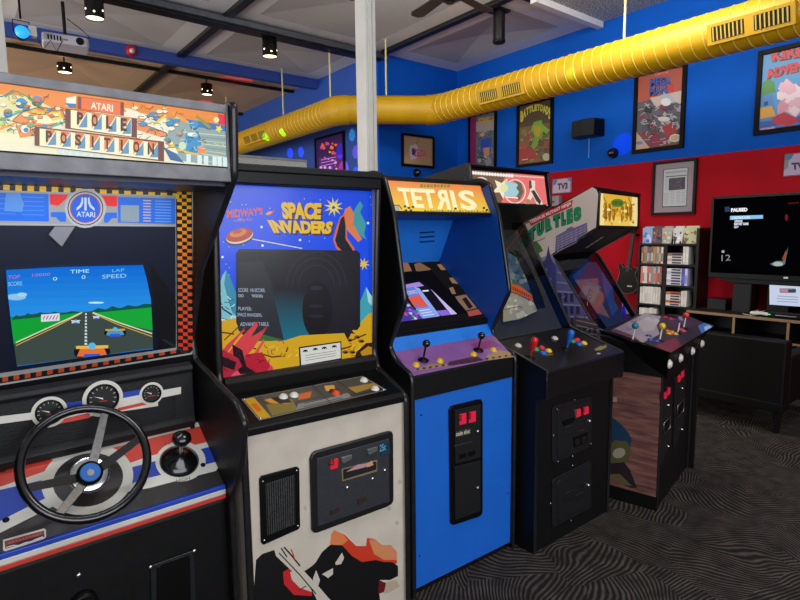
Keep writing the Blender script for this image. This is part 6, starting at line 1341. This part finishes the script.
cases(yl-.01, ym+.06, RZ[5], .185, 'white', 'white cases, lowest visible left bay', 'the lowest visible left rack bay', tw=.030)
yrr = yr+.03
cases(ym-.19, yrr+.03, RZ[2], .20, 'white', 'white cases standing, upper right bay', 'upright group, top right bay of rack', tw=.034)
cases(ym-.19, yrr+.03, RZ[3], .19, 'blue', 'blue cases standing, second right bay', 'upright group, second right bay of rack', tw=.034)
cases(ym-.19, yrr+.03, RZ[4], .18, 'white', 'white cases standing, third right bay', 'upright group, third right bay of rack', tw=.034)
def flat_stack(z, n, cols, label, grp):
    for k in range(n):
        c = cols[k % len(cols)]; o = root('game_case', Frame((XR+.012, ym-.185, z+k*.0305)), 'flat game case, %s from bottom of stack, %s' % (ORD[k], label), 'game case', grp)
        B().box(0, .13, 0, .16, 0, .029).obj('case_shell', mat('case_'+c[1:], c, .4, var=0), o); B().box(-.0012, 0, .01, .11, .006, .023).obj('spine_label', mat('case_spine_dark', '#2a2440', .4, var=0), o)
flat_stack(RZ[2], 4, ['#d8d4cc', '#c8a8a0', '#d8d4cc', '#8c5c60'], 'the top right rack bay', 'flat cases, upper right bay')
flat_stack(RZ[3], 6, ['#d8d8e0', '#b8b8d0', '#e0e0e0'], 'the second right rack bay', 'flat cases, second right bay')
flat_stack(RZ[4], 5, ['#d8d8d0', '#c86a4c', '#d8d8d0'], 'the third right rack bay', 'flat cases, third right bay')
flat_stack(RZ[5], 4, ['#d8d8d0', '#8c7c70'], 'the lowest visible right bay', 'flat cases, lowest right bay')
covers = [(642.5, 651.5, '#8ca4c8', ['#3c68c0', '#7c8cc8', '#b8c4d8', '#d8d8d8'], 'face-out game cover in blue, first on top of the rack'), (652.2, 661.4, '#54444c', ['#a04c48', '#d8943c', '#2c2430', '#6c5c7c'], 'face-out dark cover with orange spot, second on top of the rack'), (662, 671, '#a8a494', ['#8ca494', '#c87c54', '#c8c8b8', '#6c8c84'], 'face-out grey green cover, third on top of the rack'), (673, 682, '#c8c8c4', ['#1c1c20', '#e0e0e0', '#48484c'], 'face-out black and white cover, fourth on top of the rack'), (683.5, 697, '#b8b88c', ['#3c2c34', '#8c5c50', '#c8c4a0', '#5c6c3c'], 'wide face-out cover with pale green edge, last on top of the rack')]
for i, (xa, xb, c, cols, lab) in enumerate(covers):
    ya, _ = wy(xa, 238, XR+.03); yb, _ = wy(xb, 238, XR+.03)
    o = root('game_case', Frame((XR+.03, yb, RZ[1])), lab, 'game case', 'face-out covers on top of the rack')
    B().hexa([(0, 0, 0), (.02, 0, 0), (.02, ya-yb, 0), (0, ya-yb, 0)], [(.05, 0, .19), (.07, 0, .19), (.07, ya-yb, .19), (.05, ya-yb, .19)]).obj('case_shell', mat('case_'+c[1:], c, .4, var=0), o, bevel=.002)
    fr = Frame((XR+.03, yb, RZ[1])); n_ = Vector((-.19, 0, .05)).normalized(); cl_ = [(xa+.4, 228+.0), (xb-.4, 228), (xb-.6, 244.8), (xa+.2, 244.2)]
    a = Art(fr, Vector((-.0008, 0, .0)), n_, clip=cl_); a.poly([(xa, 225), (xb, 225), (xb, 248), (xa, 248)], c); blobs(a, (xa+1, 231, xb-1, 244), cols, 12, 1, 2.6, 20+i); a.obj('cover_print', PRINT, o)
# guitar leaning on the wall
yg, zg = wy(630, 276, 6.2); o = root('electric_guitar', Frame((6.22, yg+.04, zg)), 'black electric guitar leaning on the red wall beside the rack', 'guitar')
bd = [(y*.82, z*.9) for y, z in [(.0, .12), (.06, .10), (.10, .16), (.145, .13), (.12, .03), (.15, -.06), (.17, -.15), (.10, -.22), (0, -.24), (-.10, -.22), (-.17, -.15), (-.15, -.06), (-.12, .03), (-.15, .10), (-.09, .12), (-.06, .08)]]
b = B(); b.plate([(0, y, z) for y, z in bd], (.035, 0, 0)); b.obj('guitar_body', mat('gloss_black_body', '#060607', .3, coat=0, spec=.2, var=0), o, bevel=.008)
B().tube([(-.004, y, z) for y, z in bd], .006, 6, close=True).obj('body_binding', mat('dull_silver', '#5c5c60', .4, .6), o)
B().hexa([(-.012, -.022, .05), (.01, -.022, .05), (.01, .022, .05), (-.012, .022, .05)], [(.085, -.018, .50), (.105, -.018, .50), (.105, .018, .50), (.085, .018, .50)]).obj('guitar_neck', mat('dark_fretboard', '#221a18', .5), o)
B().hexa([(.085, -.03, .50), (.105, -.03, .50), (.105, .03, .50), (.085, .03, .50)], [(.105, -.04, .62), (.125, -.04, .62), (.125, .03, .64), (.105, .03, .64)]).obj('headstock', mat('gloss_black_body', ''), o, bevel=.003)
B().box(-.008, 0, -.06, .0, -.13, -.115).obj('bridge', STEEL, o); B().box(.09, XB-6.22, -.03, .03, .47, .495).obj('wall_hook', BLACKPLA, o)
# television
XT = 6.1
y1, z1 = wy(712, 196.5, XT); z0 = 1.10; y0 = y1-1.45; zt_ = 1.895
tv = root('wall_television', Frame((XT, y0, z0)), 'large flat television with black screen on the red wall', 'television')
hh = zt_-z0; Wt = y1-y0
B().box(.0, .06, 0, Wt, -.035, hh).obj('housing', BLACKPLA, tv, bevel=.006); B().box(.05, XB-XT, Wt/2-.25, Wt/2+.25, .2, .55).obj('wall_mount', BLK, tv)
B().box(-.004, .0, .025, Wt-.025, .02, hh-.025).obj('screen_glass', mat('black_screen_glass', '#030304', .25, var=0, spec=0), tv)
B().hexa([(-.005, .25, -.075), (.04, .25, -.075), (.04, Wt-.25, -.075), (-.005, Wt-.25, -.075)], [(-.005, .1, -.035), (.05, .1, -.035), (.05, Wt-.1, -.035), (-.005, Wt-.1, -.035)]).obj('lower_trim', BLACKPLA, tv)
a = Art(Frame((XT, y0, z0)), (-.006, 0, .3), (-1, 0, 0))
a.poly([(714, 199), (840, 196), (840, 280), (714, 266)], '#030305'); a.poly([(724.5, 207), (729.5, 206.6), (729.8, 211.5), (725, 212)], '#2c3c64')
a.text('PAUSED', [(731, 208.2), (747.5, 207.7), (747.5, 211.4), (731, 212)], '#f4f8ff', .06)
a.poly([(730, 216), (763, 215), (763, 218.6), (730, 219.8)], '#8cc8f0'); a.text('CONTINUE GAME', [(732, 216.6), (750, 216.1), (750, 218.5), (732, 219.2)], '#e8f8ff', .03)
for t, q in (('OPTIONS', [(734.5, 220.2), (742.5, 220), (742.5, 222.3), (734.5, 222.6)]), ('RESTART GAME', [(734.2, 222.8), (748.5, 222.5), (748.5, 225), (734.2, 225.4)]), ('QUIT', [(734, 226.2), (738.5, 226), (738.5, 228.2), (734, 228.5)])): a.text(t, q, '#e8f0ff', .05)
a.text('12', [(721.5, 255), (730.5, 254.6), (730.5, 260.4), (721.5, 261)], '#8c8c90', .0); a.ell(723, 251.6, 1.5, 1.4, '#a8a8b0')
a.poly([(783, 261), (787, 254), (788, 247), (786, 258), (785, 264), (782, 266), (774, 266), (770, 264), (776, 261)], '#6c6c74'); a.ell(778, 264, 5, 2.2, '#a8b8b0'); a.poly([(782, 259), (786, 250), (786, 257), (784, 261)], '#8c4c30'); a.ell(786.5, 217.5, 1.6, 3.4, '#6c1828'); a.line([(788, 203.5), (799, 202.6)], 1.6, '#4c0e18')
a.obj('screen_or_reflection_art', SCREEN, tv); a = Art(Frame((XT, y0, z0)), (-.0063, 0, -.05), (-1, 0, 0)); a.poly([(783.5, 276.8), (788, 277), (788, 278.8), (783.5, 278.6)], '#c8ccd0'); a.obj('maker_mark', PRINT, tv)
# console along the wall
XC2 = 5.9
cy0, cy1, cz = .7, yr-.035, .73
cn_ = root('media_console', Frame((XC2, cy0, 0)), 'long black media console with pale wooden edges under the television', 'console')
OAK = mat('pale_oak_edge', '#8c7050', .45, var=.15, scale=12)
L_ = cy1-cy0; D2 = XB-.02-XC2
B().box(0, D2, 0, L_, cz-.02, cz).obj('console_top', mat('black_console_top', '#201c1c', .4), cn_); B().box(-.006, 0, 0, L_, cz-.024, cz+.002).obj('edge_strip', OAK, cn_)
B().box(0, D2, 0, L_, .50, .515).obj('shelf', BLACKWOOD, cn_); B().box(-.006, 0, 0, L_, .498, .518).obj('edge_strip', OAK, cn_)
B().box(D2-.02, D2, 0, L_, .06, cz-.02).obj('back_board', BLACKWOOD, cn_); B().box(0, D2, 0, L_, .05, .07).obj('bottom_board', BLACKWOOD, cn_)
for px in (690, 735, 790, 845):
    yy = wy(px, 322, XC2)[0]-cy0
    if px == 690: yy = L_-.02
    if yy < .02: yy = 0
    B().box(.0, D2, yy, yy+.02, .0, cz-.02).obj('divider', BLACKWOOD, cn_); B().box(-.006, 0, yy-.001, yy+.021, .0, cz-.02).obj('edge_strip', OAK, cn_)
# monitor
def on(px, py, z=cz): return F0.hit(px, py, (0, 0, z), (0, 0, 1))
XM = 6.1
ya, za = wy(768, 283, XM); _, zb = wy(768, 306, XM)
o = root('small_monitor', Frame((XM, ya-.46, cz)), 'small monitor with white screen standing on the console', 'monitor')
B().box(0, .03, 0, .46, za-cz-.30+.03, za-cz+.012).obj('housing', BLACKPLA, o, bevel=.003); B().box(.0, .04, .18, .28, 0, .1).obj('neck', BLACKPLA, o); B().box(-.06, .1, .12, .34, 0, .012).obj('stand', BLACKPLA, o, bevel=.003)
a = Art(Frame((XM, ya-.46, cz)), (-.001, 0, .2), (-1, 0, 0)); a.poly([(769.5, 283.5), (806, 285), (806, 307), (769.5, 304.5)], '#c8d4ec'); a.poly([(780, 289), (794, 288.6), (794, 292.6), (780, 292.2)], '#c87c88'); a.poly([(788, 289.4), (795.6, 289.2), (796, 292.4), (788, 292.4)], '#3c3c54'); a.line([(779.8, 288.6), (795.4, 288.8), (796, 290.6), (795.4, 292.6), (780, 292.6), (779.8, 288.6)], .5, '#54546c')
for k in range(3): a.line([(777, 296+k*2.6), (798, 297.2+k*2.6)], .6, '#7c88a4')
a.obj('monitor_picture', art_mat('monitor_glow', .2, .85, .1), o)
# speaker tower and small speaker
y_, _ = wy(751, 300, 6.1); y2, _ = wy(732, 300, 6.1); z_ = wy(740, 283.5, 6.1)[1]
o = root('shelf_speaker', Frame((6.1, y_, cz)), 'tall black box speaker standing on the console', 'speaker'); B().box(0, .2, 0, y2-y_, 0, z_-cz).obj('case', BLACKPLA, o, bevel=.004); B().box(-.006, 0, .008, y2-y_-.008, .008, z_-cz-.008).obj('grille', mat('black_grille_cloth', ''), o)
y_, _ = wy(726, 304, 6.15); y2, _ = wy(707, 304, 6.15); z_ = wy(716, 298.5, 6.15)[1]
o = root('shelf_speaker', Frame((6.15, y_, cz)), 'low wide black speaker left of the tall one on the console', 'speaker'); B().box(0, .14, 0, y2-y_, 0, z_-cz).obj('case', BLACKPLA, o, bevel=.004); B().box(-.005, 0, .006, y2-y_-.006, .006, z_-cz-.006).obj('grille', mat('black_grille_cloth', ''), o)
# game controller
c = on(761, 310.5); c.x = max(c.x, XC2+.06) if c.x < XC2+.06 else min(c.x, 6.05); ycc = wy(761, 308, 6.0)[0]
o = root('game_controller', Frame((6.0, ycc, cz)), 'white game controller lying on the console', 'controller')
b = B(); 
pts = [(.0, -.05), (.03, -.075), (.05, -.08), (.05, -.045), (.03, -.02), (.03, .02), (.05, .045), (.05, .08), (.03, .075), (0, .05), (-.03, .055), (-.045, .03), (-.045, -.03), (-.03, -.055)]
b.plate([(-x, y, .012) for x, y in pts], (0, 0, .03)); b.obj('shell', WHITEPL, o, bevel=.01, seg=3)
for y in (-.03, .03): B().cyl((0, y, .04), (0, y, .056), .009, n=12).obj('thumb_stick', mat('grey_stick', '#6c6c6c', .5), o)
for x, y in ((.015, .05), (-.005, .05), (.005, .06)): B().cyl((x-.01, y, .04), (x-.01, y, .046), .005, n=10).obj('button', mat('grey_stick', ''), o)
B().tube([(-.045, 0, .02), (-.09, .05, .008), (-.06, .12, .008), (.02, .16, .008)], .003, 6).obj('cord', WHITEPL, o)
ycc = wy(783, 309, 6.0)[0]; o = root('game_console', Frame((5.97, ycc-.15, cz)), 'flat black game console in front of the small monitor', 'game console')
B().box(0, .12, 0, .30, .004, .05).obj('case', BLACKPLA, o, bevel=.006); B().box(-.001, 0, .03, .2, .02, .028).obj('disc_slot', STEEL, o); B().box(-.001, .0, .24, .26, .02, .03).obj('power_light', mat('green_led', '#38c878', .3, emit='#30e080', es=1, var=0), o)
# armchair seen from behind
XS_, YS0, YS1 = 4.77, 1.42, 2.35
ch = root('armchair', Frame((XS_, YS0, 0)), 'black leather armchair with its back to the arcade row', 'armchair')
LEA = mat('black_leather', '#060607', .55, spec=.25, var=.15, scale=40, bump=.3); Ly = YS1-YS0
B().box(0, .14, 0, Ly, .17, .715).obj('backrest', LEA, ch, bevel=.012, seg=3); B().box(-.004, .16, -.004, Ly+.004, .17, .235).obj('base_rail', LEA, ch, bevel=.006)
for y in (0, Ly-.12): B().box(.14, .80, y, y+.12, .20, .58).obj('armrest', LEA, ch, bevel=.02, seg=3)
B().box(.14, .78, .12, Ly-.12, .20, .44).obj('seat', LEA, ch, bevel=.03, seg=3)
for x, y in ((.01, .01), (.01, Ly-.07), (.72, .01), (.72, Ly-.07)): B().hexa([(x+.01, y+.01, 0), (x+.04, y+.01, 0), (x+.04, y+.04, 0), (x+.01, y+.04, 0)], [(x, y, .18), (x+.06, y, .18), (x+.06, y+.06, .18), (x, y+.06, .18)]).obj('leg', BLACKWOOD, ch)
B().box(-.003, 0, .02, Ly-.02, .235, .24).obj('seam', mat('black_card', ''), ch)
